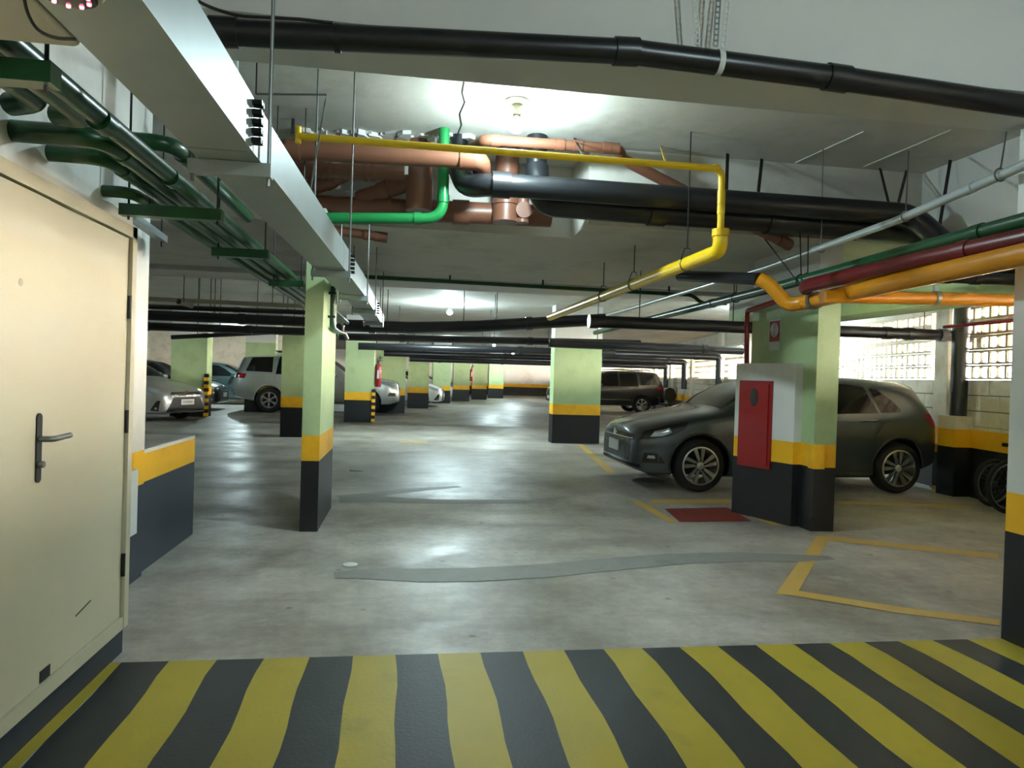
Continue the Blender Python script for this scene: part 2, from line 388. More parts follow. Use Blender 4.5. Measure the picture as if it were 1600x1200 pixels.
# ---------------------------------------------------------------- floor paint and patches (children of the floor)
def slab_poly(name, m, pts, h=0.002): return MB().prism([(p[0], p[1]) for p in pts], 0.0, h).build(name, m, fl)
k = 0; x = -1.235
edges = [-1.2 + 0.196 * i for i in range(23)]
ys = [3.235 - 0.16 * i for i in range(27)]
for i in range(len(edges) - 1):
    wob = lambda e_, y_: e_ + 0.022 * math.sin((3.2 - y_) * 2.1 + e_ * 0.4) * (0.5 if y_ < 3.2 else 0) + 0.006 * math.sin(y_ * 9 + e_ * 5)
    L_ = [(wob(edges[i], y_), y_) for y_ in ys]; R_ = [(wob(edges[i + 1], y_), y_) for y_ in ys]
    n_ = len(ys); mb = MB()
    vs = [(a, b, 0.002) for a, b in L_] + [(a, b, 0.002) for a, b in R_]
    mb.add(vs, [(j, j + 1, n_ + j + 1, n_ + j) for j in range(n_ - 1)])
    mb.build('painted_stripe', M_sy if i % 2 else M_sb, fl)
    if i == 0:
        mb = MB(); mb.add([(XW, 3.235, 0.0015), (XW, -0.9, 0.0015), (edges[0], -0.9, 0.0015), (edges[0], 3.235, 0.0015)], [(0, 1, 2, 3)]).build('painted_stripe', M_sy, fl)
def strip(name, m, pts, wd, h=0.002):
    pts = [V((p[0], p[1], 0)) for p in pts]; mb = MB(); n_ = len(pts); vs = []
    for i, p in enumerate(pts):
        t = (pts[min(i + 1, n_ - 1)] - pts[max(i - 1, 0)]).normalized(); nn = V((-t.y, t.x, 0)); ww = wd[i] if isinstance(wd, list) else wd
        vs += [p + nn * ww / 2 + V((0, 0, h)), p - nn * ww / 2 + V((0, 0, h))]
    mb.add(vs, [(2 * i, 2 * i + 1, 2 * i + 3, 2 * i + 2) for i in range(n_ - 1)]); return mb.build(name, m, fl)
def poly_px(name, m, pix, h=0.002):
    mb = MB(); mb.add([pz(u, v, 0) + V((0, 0, h)) for u, v in pix], [tuple(range(len(pix)))]); return mb.build(name, m, fl)
poly_px('painted_line', M_line, [(1212, 929), (1276, 838), (1298, 838), (1244, 930)])
poly_px('painted_line', M_line, [(1226, 929), (1244, 923), (1400, 948), (1562, 969), (1562, 978), (1400, 958)], 0.003)
poly_px('painted_line', M_line, [(1298, 838), (1560, 866), (1560, 873), (1294, 845)])
poly_px('painted_line', M_line, [(1020, 781), (1142, 780), (1142, 787), (1012, 787)])
poly_px('painted_line', M_line, [(985, 783), (1000, 783), (1062, 817), (1045, 817)])
poly_px('painted_line', M_line, [(1308, 783), (1520, 790), (1520, 794), (1308, 787)])
poly_px('painted_line', M_line, [(1140, 795), (1148, 793), (1226, 822), (1205, 820)])
poly_px('painted_line', M_line, [(902, 694), (910, 694), (962, 738), (950, 740)])
poly_px('painted_line', M_line, [(625, 690), (667, 690), (667, 692), (625, 692)])
poly_px('painted_panel', M_fred, [(1038, 795), (1136, 793), (1176, 815), (1062, 816)])
patch = [pz(u, v) for u, v in [(522, 899), (560, 897), (600, 897), (660, 899), (740, 898), (850, 892), (950, 882), (1060, 873), (1160, 870), (1240, 872), (1300, 872)]]
strip('mortar_patch', M_patch, patch, [0.14, 0.20, 0.26, 0.30, 0.31, 0.30, 0.30, 0.28, 0.26, 0.22, 0.10], 0.0025)
patch = [pz(u, v) for u, v in [(530, 781), (590, 780), (680, 784), (780, 784), (860, 783)]]
strip('mortar_patch', M_patch, patch, [0.3, 0.34, 0.26, 0.22, 0.10], 0.0015)
patch = [pz(u, v) for u, v in [(532, 778), (580, 773), (640, 766), (718, 760)]]
strip('mortar_patch', M_patch, patch, [0.26, 0.22, 0.20, 0.10], 0.002)
for (u, v, r_) in ((547, 883, 0.05), (557, 735, 0.09)):
    p = pz(u, v); MB().lathe([(0, 0.0), (r_, 0.0), (r_, 0.006), (r_ * 0.85, 0.009), (0, 0.009)], p, 'z', 20).build('drain_cover', M_strap if r_ < 0.06 else M_patch, fl)

# ================================================================ COLUMNS
def column(x0, x1, y0, y1, label, zt=ZS, zg=2.07, head=True, group=None, body=M_green, base=M_blk):
    c = empty('column', ((x0 + x1) / 2, (y0 + y1) / 2, 0)); dx, dy = (x1 - x0) / 2, (y1 - y0) / 2
    B('column_base', base, -dx, dx, -dy, dy, 0, 0.57, c); B('yellow_band', M_yel, -dx, dx, -dy, dy, 0.57, 0.775, c)
    B('shaft', body, -dx, dx, -dy, dy, 0.775, zg, c)
    if head: B('column_head', M_beam, -dx, dx, -dy, dy, zg, zt, c)
    return tag(c, label, 'column', group)
column(-0.84, -0.70, 5.77, 6.78, 'slim pale green column with a water tap, standing under the metal cable duct', Z2, 2.2)
cR = column(3.575, 3.79, 5.74, 6.95, 'pale green column holding the red hydrant cabinet, beside the dark grey hatchback', Z2, 2.07)
cf = column(3.115, 3.7, 1.6, 3.235, 'pale blue-white column at the end of the striped floor', 2.69, 2.6, True, None, M_white)
def pcol(l, r, b, depth, label, extra=0.0):
    a = pz(l, b); q = pz(r, b); y = (a.y + q.y) / 2 + extra
    a = py(l, b, y); q = py(r, b, y); return column(a.x, q.x, y, y + depth, label, ZF)
cA = pcol(265, 321, 651, 0.5, 'wide green column beside the nose of the silver sedan')
cB = pcol(381, 428, 649, 0.35, 'green column behind the tailgate of the silver off-roader', 1.5)
cC = pcol(437, 486, 683, 0.4, 'green column half hidden behind the slim tap column')
cD = pcol(537, 582, 660, 0.5, 'green column carrying the red fire extinguisher')
cE = pcol(586, 632, 647, 0.4, 'green column just behind the nose of the silver off-roader', 0.6)
GB = 'far columns of the left row'
FC = []
for l, r, b in ((636, 669, 638), (675, 703, 630), (707, 733, 627), (737, 760, 624.5), (763, 786, 622.5)):
    c = pcol(l, r, b, 0.35, 'far green column in the receding row beyond the silver off-roader'); c['group'] = GB; FC.append(c)
cK = pcol(862, 936, 693, 0.35, 'broad pale green column standing alone in the middle lane')
# corner guards
def guard(name, x, y, z0, z1, w_, label, pattern):
    g = empty(name, (x, y, 0)); h = (z1 - z0) / len(pattern)
    for i, m in enumerate(pattern):
        B('guard_block', m, -w_, w_, -w_, w_, z0 + i * h, z0 + (i + 1) * h, g)
    return tag(g, label, 'corner guard')
D_ = lambda o: (o.location.x, o.location.y)
def corner(o): # near right corner of a column
    sh = [c for c in o.children if c.name.startswith('shaft')][0]; xs = [v.co.x for v in sh.data.vertices]; ysx = [v.co.y for v in sh.data.vertices]
    return o.location.x + max(xs), o.location.y + min(ysx)
x_, y_ = corner(cA); guard('corner_guard', x_ + 0.01, y_ - 0.01, 0.02, 1.12, 0.05, 'black and yellow striped guard on the corner of the column beside the silver sedan', [M_yel, M_blk] * 6)
x_, y_ = corner(cD); guard('corner_guard', x_ + 0.01, y_ - 0.01, 0.02, 0.86, 0.045, 'black and yellow striped guard below the red fire extinguisher', [M_yel, M_blk] * 5)
guard('corner_guard', 3.60, 5.735, 0.14, 0.775, 0.05, 'bright yellow and black foam guard on the corner of the hydrant column', [M_blk, M_blk, M_yel])
def wallp(x, y, z): c, s_ = math.cos(-AW), math.sin(-AW); return V((W0.x + x * c - y * s_, W0.y + x * s_ + y * c, z))
p = wallp(-0.125, -0.11, 0); g = guard('corner_guard', p.x, p.y, 0.0, 0.60, 0.05, 'yellow tipped foam guard on the wall pilaster behind the dark grey hatchback', [M_yel, M_blk, M_blk, M_blk, M_blk, M_blk, M_blk, M_blk, M_blk, M_yel, M_yel])

# hydrant cabinet housing: footprint turned slightly towards the lane
A0, A1 = V((3.25, 6.62, 0)), V((3.50, 5.95, 0))
hyd = empty('hydrant_cabinet', A0)
foot = [A0, A1, V((3.575, 5.95, 0)), V((3.575, 6.62, 0))]; loc = [(q.x - A0.x, q.y - A0.y) for q in foot]
def hyb(name, m, z0, z1): MB().prism(loc, z0, z1).build(name, m, hyd)
hyb('cabinet_base', M_blk, 0, 0.57); hyb('yellow_band', M_yel, 0.57, 0.775); hyb('cabinet_housing', M_white, 0.775, 1.50)
t = (A1 - A0).normalized(); nn = V((t.y, -t.x, 0)); nn = nn if nn.x < 0 else -nn
def onface(s, z, o=0.0): return t * s + nn * o + V((0, 0, z))
LF = (A1 - A0).length
f0, f1, g0, g1 = 0.07, 0.47, 0.49, 1.33
MB().extrude([onface(f0, g0), onface(f1, g0), onface(f1, g1), onface(f0, g1)], nn * 0.02).build('door_frame', M_red, hyd)
hd = MB().extrude([onface(f0 + 0.03, g0 + 0.03, 0.02), onface(f1 - 0.03, g0 + 0.03, 0.02), onface(f1 - 0.03, g1 - 0.03, 0.02), onface(f0 + 0.03, g1 - 0.03, 0.02)], nn * 0.012).build('cabinet_door', M_red, hyd)
ov = [onface((f0 + f1) / 2 + 0.05 * math.cos(a), 1.17 + 0.09 * math.sin(a), 0.032) for a in [2 * PI * q / 20 for q in range(20)]]
MB().extrude(ov, nn * 0.003).build('oval_window', M_glass, hd)
tag(hyd, 'red fire hydrant cabinet door in a white housing against the green column', 'hydrant cabinet')
# hydrant sign on the column
sg = px(1211, 518, 3.574); sgn = empty('hydrant_sign', sg)
B('sign_plate', M_red, -0.004, 0, -0.10, 0.10, -0.10, 0.105, sgn)
rim = MB()
for (a0, a1, b0, b1) in ((-0.11, 0.11, 0.105, 0.115), (-0.11, 0.11, -0.11, -0.10), (-0.11, -0.10, -0.10, 0.105), (0.10, 0.11, -0.10, 0.105)): rim.box(-0.005, 0, a0, a1, b0, b1)
rim.build('sign_border', M_plate, sgn)
sp = MB(); pts = [V((-0.007, 0.075 * (1 - q / 90.0) * math.cos(q * 0.33), 0.012 + 0.075 * (1 - q / 90.0) * math.sin(q * 0.33))) for q in range(82)]
sp.tube(pts, 0.0055, 6).build('hose_spiral', M_plate, sgn)
B('info_label', M_plate, -0.003, 0, -0.10, 0.10, -0.185, -0.112, sgn)
tag(sgn, 'small red hose reel sign with a white label on the shaded green column face', 'sign')
# water tap on the slim column
tp = MB().tube([(-0.665, 6.12, 2.02), (-0.665, 6.12, 1.67), (-0.665, 6.62, 1.66)], 0.022, 10, True, 0.06).build('tap_pipe', M_gpipe)
MB().tube([(-0.665, 6.62, 1.66), (-0.62, 6.78, 1.66), (-0.60, 6.84, 1.61)], 0.018, 10, True, 0.03).build('faucet', M_steel, tp)
MB().tube([(-0.63, 6.74, 1.66), (-0.63, 6.74, 1.72)], 0.01, 8).beam((-0.63, 6.70, 1.725), (-0.63, 6.79, 1.725), 0.02, 0.012).build('tap_handle', M_steel, tp)
for zz in (1.95, 1.75): B('pipe_clip', M_dsteel, -0.70, -0.64, 6.095, 6.145, zz, zz + 0.02, tp)
tag(tp, 'dark green water pipe with a metal faucet on the slim column', 'tap')

# ================================================================ BULBS
def bulb(x, y, zc, label, k=1.0):
    r_ = empty('ceiling_bulb', (x, y, zc))
    MB().lathe([(0, 0), (0.085, 0), (0.085, -0.012), (0.05, -0.03), (0, -0.03)], (0, 0, 0), 'z', 24).build('ceiling_plate', M_plast, r_)
    MB().lathe([(0.026, -0.025), (0.026, -0.08), (0.03, -0.085), (0.03, -0.105), (0, -0.105)], (0, 0, 0), 'z', 18).build('lamp_socket', M_plast, r_)
    MB().lathe([(0.018, -0.105), (0.028, -0.12), (0.044, -0.145), (0.050, -0.160)], (0, 0, 0), 'z', 16).build('bulb_collar', M_strap, r_)
    MB().lathe([(0.050, -0.160), (0.053, -0.178), (0.048, -0.205), (0.030, -0.224), (0.0, -0.231)], (0, 0, 0), 'z', 16).build('glass_bulb', emis('led_bulb_glow', BULBCOL, BULB * k), r_)
    return tag(r_, label, 'light bulb')
p = pz(808, 157, ZS); bulb(p.x, p.y, ZS, 'bare white LED bulb glowing above the pipes on the near ceiling', 0.55)
p = pz(703, 474, ZF); bulb(p.x, p.y, ZF, 'bare white LED bulb glowing on the far ceiling above the black pipes', 1.5)
bulb(2.3, -0.7, ZS, 'bare LED bulb above the yellow and black striped floor', 0.7)
for (x, y) in ((-5.5, 24.5), (3.4, 28.5), (-11.0, 15.5), (5.6, 38.0), (6.6, 12.2)):
    b_ = bulb(x, y, ZF, 'bare LED bulb hidden among the far ceiling pipes'); b_['group'] = 'bulbs over the far bays'

# ================================================================ PIPES
def pipe(name, label, pts, r, m, cat='pipe', fil=0.0, coup=(), seg=14, cm=None):
    o = MB().tube(pts, r, seg, True, fil).build(name, m)
    for (a, b) in coup:            # coupling sleeves between two points on the run
        MB().tube([a, b], r * 1.14, seg).build('coupling', cm or m, o)
    return tag(o, label, cat)
def sleeve(p, q, f, ln=0.05):
    p = V(p); q = V(q); c = p.lerp(q, f); t = (q - p).normalized(); return (c - t * ln, c + t * ln)
def rod(o, a, b, r=0.005, m=None, name='hanger_rod'): return MB().tube([a, b], r, 6).build(name, m or M_dsteel, o)
def strap(o, a, b, m=None, wd=0.022):
    s_ = MB().beam(a, b, wd, 0.004, (0, 1, 0)).build('hanger_strap', m or M_dsteel, o); return s_
def ladder(o, a, b, m, wd):        # perforated strap: two rails with rungs between the holes
    a = V(a); b = V(b); mb = MB(); h = V((wd / 2 - 0.003, 0, 0)); n = int((b - a).length / 0.022)
    mb.beam(a - h, b - h, 0.006, 0.003, (0, 1, 0)).beam(a + h, b + h, 0.006, 0.003, (0, 1, 0))
    for i in range(n + 1): c = a.lerp(b, i / n); mb.beam(c - h, c + h, 0.007, 0.003, (0, 1, 0))
    return mb.build('perforated_strap', m, o)
def loop(o, c, r, m=None):
    MB().tube([V(c) + V((r * math.cos(a), 0, r * math.sin(a))) for a in [2 * PI * i / 16 for i in range(17)]], 0.005, 6, False).build('pipe_clamp', m or M_steel, o)

# --- black drain along the front beam
yA = 2.79
P0 = [py(u, v, yA) for u, v in ((257, 46), (620, 63), (985, 81), (1300, 121), (1640, 171))]; P0.append(V((3.113, yA, P0[-1].z - 0.012)))
o = pipe('drain_pipe', 'long black drain pipe running along the face of the front beam', P0, 0.05, M_bpipe, 'pipe', 0.2, [sleeve(P0[0], P0[1], 0.25), sleeve(P0[1], P0[2], 0.98), sleeve(P0[3], P0[4], 0.02)], 18)
for (u, dx) in ((1090, -6), (1118, 6), (1130, 10)):
    a = py(u, 78 + (u - 985) * 0.12 - 22, yA - 0.02); b = py(u + dx, -25, yA - 0.02)
    ladder(o, a, b, M_strap if u != 1118 else M_steel, 0.024)
for (u, v) in ((528, 60), (1122, 98)):
    c = py(u, v, yA); MB().tube([c - V((0.012, 0, 0)), c + V((0.012, 0, 0))], 0.053, 16).build('pipe_band', M_strap if u > 1000 else M_dsteel, o)
cb_ = MB().tube([py(u, v, 2.74) for u, v in ((292, -20), (308, 2), (335, 14), (372, 25), (470, 30), (520, 36))], 0.006, 6, True, 0.05).build('black_cable', M_blackplast)
tag(cb_, 'thin black cable drooping onto the front black drain pipe', 'cable')
cb_ = MB().tube([py(u, v, 2.86) for u, v in ((262, -18), (272, 4), (283, 24))], 0.005, 6).build('black_cable', M_blackplast); tag(cb_, 'short black cable on the front beam by the metal duct', 'cable')

# --- yellow gas pipe
ZY = 2.22; q0 = pz(1125, 392, ZY)
yG = q0.y
T0, T1, T2 = py(466, 213, yG), py(1128, 264, yG), V((q0.x, yG, ZY))
far_ = V((q0.x - 0.02, 10.5, ZY))
o = pipe('thin_gas_pipe', 'thin yellow gas pipe crossing below the bulb and dropping at an elbow', [T0, T1, V((T2.x, yG, ZY + 0.08))], 0.024, M_ypipe, 'pipe', 0.07, [sleeve(T1, T2, 0.35, 0.05), sleeve(T1, T2, 0.5, 0.03), sleeve(T0, T1, 0.985, 0.025)])
MB().tube([T0 + V((0, 0, -0.045)), T0 + V((0, 0, 0.06))], 0.02, 10).build('end_fitting', M_ypipe, o)
for u, v in ((458, 192), (1033, 236), (898, 222)): a = T0.lerp(T1, (u - 466) / 662.0); strap(o, a + V((0, 0.0, 0.02)), pz(u, v - 6, ZS), M_ypipe if u == 1033 else M_dsteel, 0.024)
o = pipe('thick_gas_pipe', 'thick yellow gas pipe running away under the ceiling from the elbow', [V((T2.x, yG, ZY + 0.15)), T2, far_], 0.052, M_ypipe, 'pipe', 0.10, [(V((T2.x, yG, ZY + 0.10)), V((T2.x, yG, ZY + 0.15)))], 18)
for f in (0.10, 0.32, 0.5):
    c = T2.lerp(far_, f); loop(o, c, 0.056); zt = Z2 if c.y > 5.75 else ZS
    MB().beam(c + V((-0.05, 0, 0.03)), c + V((-0.02, 0, 0.12)), 0.01, 0.006).beam(c + V((0.05, 0, 0.03)), c + V((0.02, 0, 0.12)), 0.01, 0.006).beam(c + V((-0.025, 0, 0.12)), c + V((0.025, 0, 0.12)), 0.01, 0.006).build('clevis', M_dsteel, o)
    rod(o, c + V((0, 0, 0.12)), V((c.x, c.y, zt)))

# --- brown soil pipes
def BP(u, v, y): return py(u, v, y)
yb = 5.35
a, b, c = BP(425, 233, yb), BP(752, 250, yb), BP(752, 252, yb) + V((0.02, 0.17, -0.03))
pipe('soil_pipe', 'big brown soil pipe running level just below the thin yellow pipe', [a, b, c], 0.072, M_brown, 'pipe', 0.09, [sleeve(a, b, 0.93, 0.06), sleeve(a, b, 0.1, 0.05)], 20)
y5 = 5.75
a, b = BP(440, 264, y5), BP(632, 271, y5)
pipe('soil_pipe', 'ribbed brown soil pipe with many sleeves under the big brown one', [a, b], 0.062, M_brown, 'pipe', 0, [sleeve(a, b, f, 0.018) for f in (0.06, 0.2, 0.33, 0.39, 0.55, 0.68, 0.74, 0.92)], 18)
a, b = BP(480, 322, 6.1), BP(860, 338, 6.1)
o = pipe('soil_pipe', 'lowest brown soil collector with a capped branch under the black pipes', [a, b], 0.095, M_brown, 'pipe', 0, [sleeve(a, b, f, 0.07) for f in (0.3, 0.62)], 20)
cp = BP(817, 330, 5.9); MB().tube([cp + V((0, 0.1, 0)), cp + V((0, -0.06, 0))], 0.07, 16).tube([cp + V((0, 0, -0.10)), cp + V((0, 0, 0.11))], 0.052, 16).build('branch_cap', M_brown, o)
for (u, v0, v1, yy, r_, lab) in ((655, 212, 322, 5.9, 0.10, 'brown soil stack dropping from the slab beside the bright green pipe'), (790, 250, 340, 5.95, 0.10, 'brown soil stack behind the shiny end of the black drain'), (600, 206, 268, 6.05, 0.075, 'brown soil stack dropping behind the thin yellow pipe'), (548, 205, 266, 6.05, 0.075, 'short brown soil stack above the ribbed sleeves'), (505, 207, 262, 6.05, 0.065, 'brown soil stack nearest the metal duct')):
    b_ = BP(u, v1, yy); t_ = V((b_.x, b_.y, ZS))
    pipe('soil_stack', lab, [t_, b_], r_, M_brown, 'pipe', 0, [sleeve(t_, b_, 0.72, 0.06), sleeve(t_, b_, 0.95, 0.07)], 20)
for (u0, v0, u1, v1, lab) in ((470, 300, 560, 262, 'dark brown elbow pipe slanting beneath the ribbed sleeves'), (560, 312, 640, 285, 'brown branch pipe slanting into the big stack')):
    a, b = BP(u0, v0, 6.1), BP(u1, v1, 5.95); pipe('branch_pipe', lab, [a, b], 0.07, M_brown, 'pipe', 0, [sleeve(a, b, 0.5, 0.04)], 18)
# upper brown pipe and the long slanting one
a, b, c, d = BP(735, 232, 5.7), BP(757, 218, 5.35), BP(968, 233, 5.35), BP(1235, 384, 5.70)
pipe('vent_pipe', 'slim brown vent pipe level with the bulb', [a, b, c, c + V((0.05, 0.08, -0.05))], 0.041, M_brown, 'pipe', 0.06, [sleeve(b, c, f, 0.035) for f in (0.08, 0.55, 0.68, 0.9, 0.96)], 16)
pipe('slanting_pipe', 'long brown pipe slanting down behind the black drains', [c + V((0.05, 0.08, -0.05)), d], 0.046, M_brown, 'pipe', 0, [sleeve(c, d, 0.96, 0.06)], 16)
a, b = BP(505, 357, 6.2), BP(600, 371, 6.2); pipe('capped_pipe', 'short brown pipe with a knobbed end below the green elbow', [a, b], 0.04, M_brown, 'pipe', 0, [sleeve(a, b, f, 0.03) for f in (0.72, 0.9, 1.0)], 14)
a, b = BP(1190, 363, 5.68), BP(1335, 371, 5.68); pipe('capped_pipe', 'thin brown pipe in the shade of the two black drains', [a, b], 0.025, M_brown, 'pipe', 0, [sleeve(a, b, 0.97, 0.04)], 12)
# bright green
yg = 5.6
a, b, c = V((BP(693, 235, yg).x, yg, ZS)), BP(692, 342, yg), BP(480, 341, yg)
pipe('green_water_pipe', 'bright green pipe turning from vertical to level at a smooth elbow', [a, b, c], 0.044, M_gtap, 'pipe', 0.15, [sleeve(a, b, 0.78, 0.03), sleeve(b, c, 0.19, 0.03)], 18)
# black drains
ya_ = 5.3
a0, a, b, c, d = BP(716, 262, 5.75), BP(728, 292, 5.5), BP(768, 288, ya_), BP(1425, 335, ya_), BP(1480, 385, ya_ - 0.12)
o = pipe('black_drain', 'upper black drain pipe with a shiny elbow below the bulb', [a0, a, b, c, d], 0.088, M_bpipe, 'pipe', 0.14, [sleeve(b, c, f, 0.07) for f in (0.02,)], 22)
MB().tube([V((a0.x, a0.y, ZS)), a0 + V((0, 0, -0.05))], 0.075, 18).build('drain_stack', M_bpipe, o)
for u, v0, u1, v1 in ((1135, 297, 1137, 240), (1185, 300, 1178, 256), (1388, 315, 1369, 266), (1404, 316, 1401, 273)):
    a_ = BP(u, v0, ya_); t_ = pz(u1, v1, ZS); t_.y = min(t_.y, 5.7); strap(o, a_, t_, M_dsteel, 0.03)
a, b, c = BP(832, 318, 5.55), BP(1440, 363, 5.55), BP(1478, 410, 5.4)
o = pipe('black_drain', 'lower black drain pipe hanging under the other one', [BP(838, 262, 5.6), a + V((0.04, 0, 0.12)), a + V((0.12, 0, 0)), b, c], 0.098, M_bpipe, 'pipe', 0.14, [sleeve(a, b, 0.3, 0.07), sleeve(a, b, 0.6, 0.07)], 22)
MB().tube([V((BP(838, 262, 5.6).x, 5.6, ZS)), BP(838, 275, 5.6)], 0.085, 18).build('drain_stack', M_bpipe, o)
for (v, r_, lab) in ((433, 0.05, 'lower black pipe joining the drains beside the pale column'), (417, 0.045, 'upper black pipe joining the drains beside the pale column')):
    a, b = BP(1455, v - 3, 4.6), BP(1606, v + 4, 4.6); pipe('branch_drain', lab, [a, b], r_, M_bpipe, 'pipe', 0, [sleeve(a, b, f, 0.03) for f in (0.15, 0.45)], 16)

# --- right side runs
def Rz(pix, z):                 # level run; carried on past the first point towards the back wall
    P = [pz(u, v, z) for u, v in pix]; d = (P[0] - P[1]).normalized(); P[0] = P[0] + d * 5.0; return P
pts = Rz([(1680, 221), (1600, 258), (1400, 345), (1200, 417), (1000, 478), (880, 512)], 2.43)
o = pipe('electrical_conduit', 'pale grey steel conduit slanting over the coloured pipes', pts, 0.027, M_cond, 'conduit', 0.0, [sleeve(pts[1], pts[2], 0.35, 0.04)])
for (u, v, ut, vt) in ((1283, 388, 1286, 232), (1563, 273, 1573, 204), (1415, 338, 1420, 236)):
    c = pz(u, v, 2.43); loop(o, c, 0.033, M_steel); rod(o, c + V((0, 0, 0.03)), pz(ut, vt, ZS), 0.005, M_steel)
pts = Rz([(1680, 324), (1600, 345), (1400, 398), (1200, 452), (1050, 490), (930, 520)], 2.15)
o = pipe('green_main', 'long dark green pipe running beside the red and ochre pipes', pts, 0.042, M_gpipe, 'pipe', 0.0, [sleeve(pts[1], pts[2], 0.3, 0.04), sleeve(pts[3], pts[4], 0.5, 0.05)], 18)
for (u, v, ut, vt) in ((1252, 438, 1250, 362), (1150, 465, 1152, 430), (1262, 436, 1263, 365)):
    c = pz(u, v, 2.15); rod(o, c, pz(ut, vt, Z2), 0.005); loop(o, c, 0.048, M_dsteel)
pts = Rz([(1690, 352), (1600, 372), (1400, 415), (1262, 446)], 2.05)
M_dred = mat('dark_red_pipe', (96, 14, 18), 0.35)
o = pipe('red_sprinkler_pipe', 'dark red fire pipe between the green and ochre pipes', pts + [pts[-1] + V((0.02, 0.06, -0.02))], 0.05, M_dred, 'pipe', 0.03, [sleeve(pts[1], pts[2], 0.4, 0.04)], 18)
for (u, v) in ((1480, 395),):
    c = pz(u, v, 2.05); strap(o, py(1465, 372, 5.2), pz(1485, 250, ZS), M_dsteel, 0.03)
pts = Rz([(1690, 378), (1600, 398), (1400, 441), (1262, 472)], 1.95)
e1, e2, e3 = py(1232, 478, pts[-1].y + 0.12), py(1202, 444, pts[-1].y + 0.2), py(1186, 436, pts[-1].y + 0.25)
o = pipe('ochre_gas_main', 'thick ochre gas pipe crossing in front of the hydrant column', pts + [e1, e2, e3], 0.056, M_ochre, 'pipe', 0.08, [sleeve(pts[2], pts[3], 0.96, 0.04)], 18)
MB().tube(sleeve(pts[2], pts[3], 0.9, 0.025), 0.068, 18).build('steel_clamp', M_steel, o)
c = pts[-1]; rod(o, c + V((0.0, 0, 0.05)), V((c.x, 5.8, Z2)))
pipe('black_crossover', 'short black pipe linking the ochre pipe to the yellow one', [e3, py(1062, 431, 6.3)], 0.05, M_bpipe, 'pipe', 0, [], 16)
a, b = py(1285, 463, 4.45), py(1680, 471, 4.45)
o = pipe('ochre_branch', 'level ochre branch pipe in front of the pale green beam', [a, b], 0.046, M_ochre, 'pipe', 0, [], 18)
cc = py(1461, 466, 4.45); MB().tube([cc - V((0.014, 0, 0)), cc + V((0.014, 0, 0))], 0.052, 16).box(cc.x - 0.014, cc.x + 0.014, cc.y - 0.01, cc.y + 0.01, cc.z + 0.04, cc.z + 0.10).build('steel_clamp', M_galv, o)
rp = [px(1228, 466, 3.5), px(1167, 486, 3.5), px(1167, 566, 3.5)]; rp[2].z = 1.49
pipe('red_riser', 'thin dark red riser entering the top of the hydrant housing', rp, 0.026, M_red, 'pipe', 0.05, [], 14)

# --- transverse drain behind the hydrant column, down-pipe on the wall
yT = 8.0
a, b = py(920, 502, yT), py(1528, 526, yT)
o = pipe('wall_drain', 'grey-black drain running behind the hydrant column to the block wall', [a, b, V((b.x + 0.06, yT + 0.02, b.z - 0.12))], 0.072, M_bpipe, 'pipe', 0.08, [sleeve(a, b, f, 0.05) for f in (0.01, 0.75, 0.81, 0.9, 0.97)], 20)
for f in (0.12, 0.35, 0.6, 0.85): c = a.lerp(b, f); rod(o, c, V((c.x, c.y, Z2)), 0.006)
dpx = wallp(-0.14, -0.50, 0)
pipe('down_pipe', 'fat black rainwater down pipe in front of the bright block wall', [V((dpx.x, dpx.y, 2.55)), V((dpx.x, dpx.y, 0.98))], 0.095, M_bpipe, 'pipe', 0, [(V((dpx.x, dpx.y, 2.0)), V((dpx.x, dpx.y, 2.08)))], 20)
B_ = tag(B('ledge_block', M_cream, dpx.x - 0.14, dpx.x + 0.1, dpx.y - 0.13, dpx.y + 0.15, 0.82, 0.98), 'cream concrete ledge carrying the fat black down pipe', 'ledge')
B('painted_base', M_blk, dpx.x - 0.14, dpx.x + 0.1, dpx.y - 0.13, dpx.y + 0.15, 0, 0.6, B_); B('yellow_band', M_yel, dpx.x - 0.14, dpx.x + 0.1, dpx.y - 0.13, dpx.y + 0.15, 0.6, 0.82, B_)
a, b = px(1475, 511, 6.4), px(1590, 500, 6.4); pipe('thin_red_pipe', 'thin red pipe slanting across the bright block wall', [a, b], 0.02, M_red, 'pipe')
# far wall-side drains, each with a drop
for i, (u0, v0, u1, v1, vd, Yp, r_, lab) in enumerate(((858, 536, 1160, 548, 552, 12.0, 0.075, 'grey-lit black drain crossing behind the lone green column'), (940, 552, 1124, 558, 613, 16.5, 0.08, 'black drain bending down by the third wall window'), (940, 562, 1070, 566, 608, 19.6, 0.085, 'black drain bending down by the fourth wall window'), (940, 570, 1041, 573, 606, 23.5, 0.085, 'farthest black drain bending down beside the black off-roader'))):
    a, b = py(u0, v0, Yp), py(u1, v1, Yp); pts = [a, b]
    if i: dd = py(u1, vd, Yp); pts.append(V((b.x, b.y, dd.z)))
    pipe('cross_drain', lab, pts, r_, M_bpipe, 'pipe', 0.1, [sleeve(a, b, 0.8, 0.05)], 16)

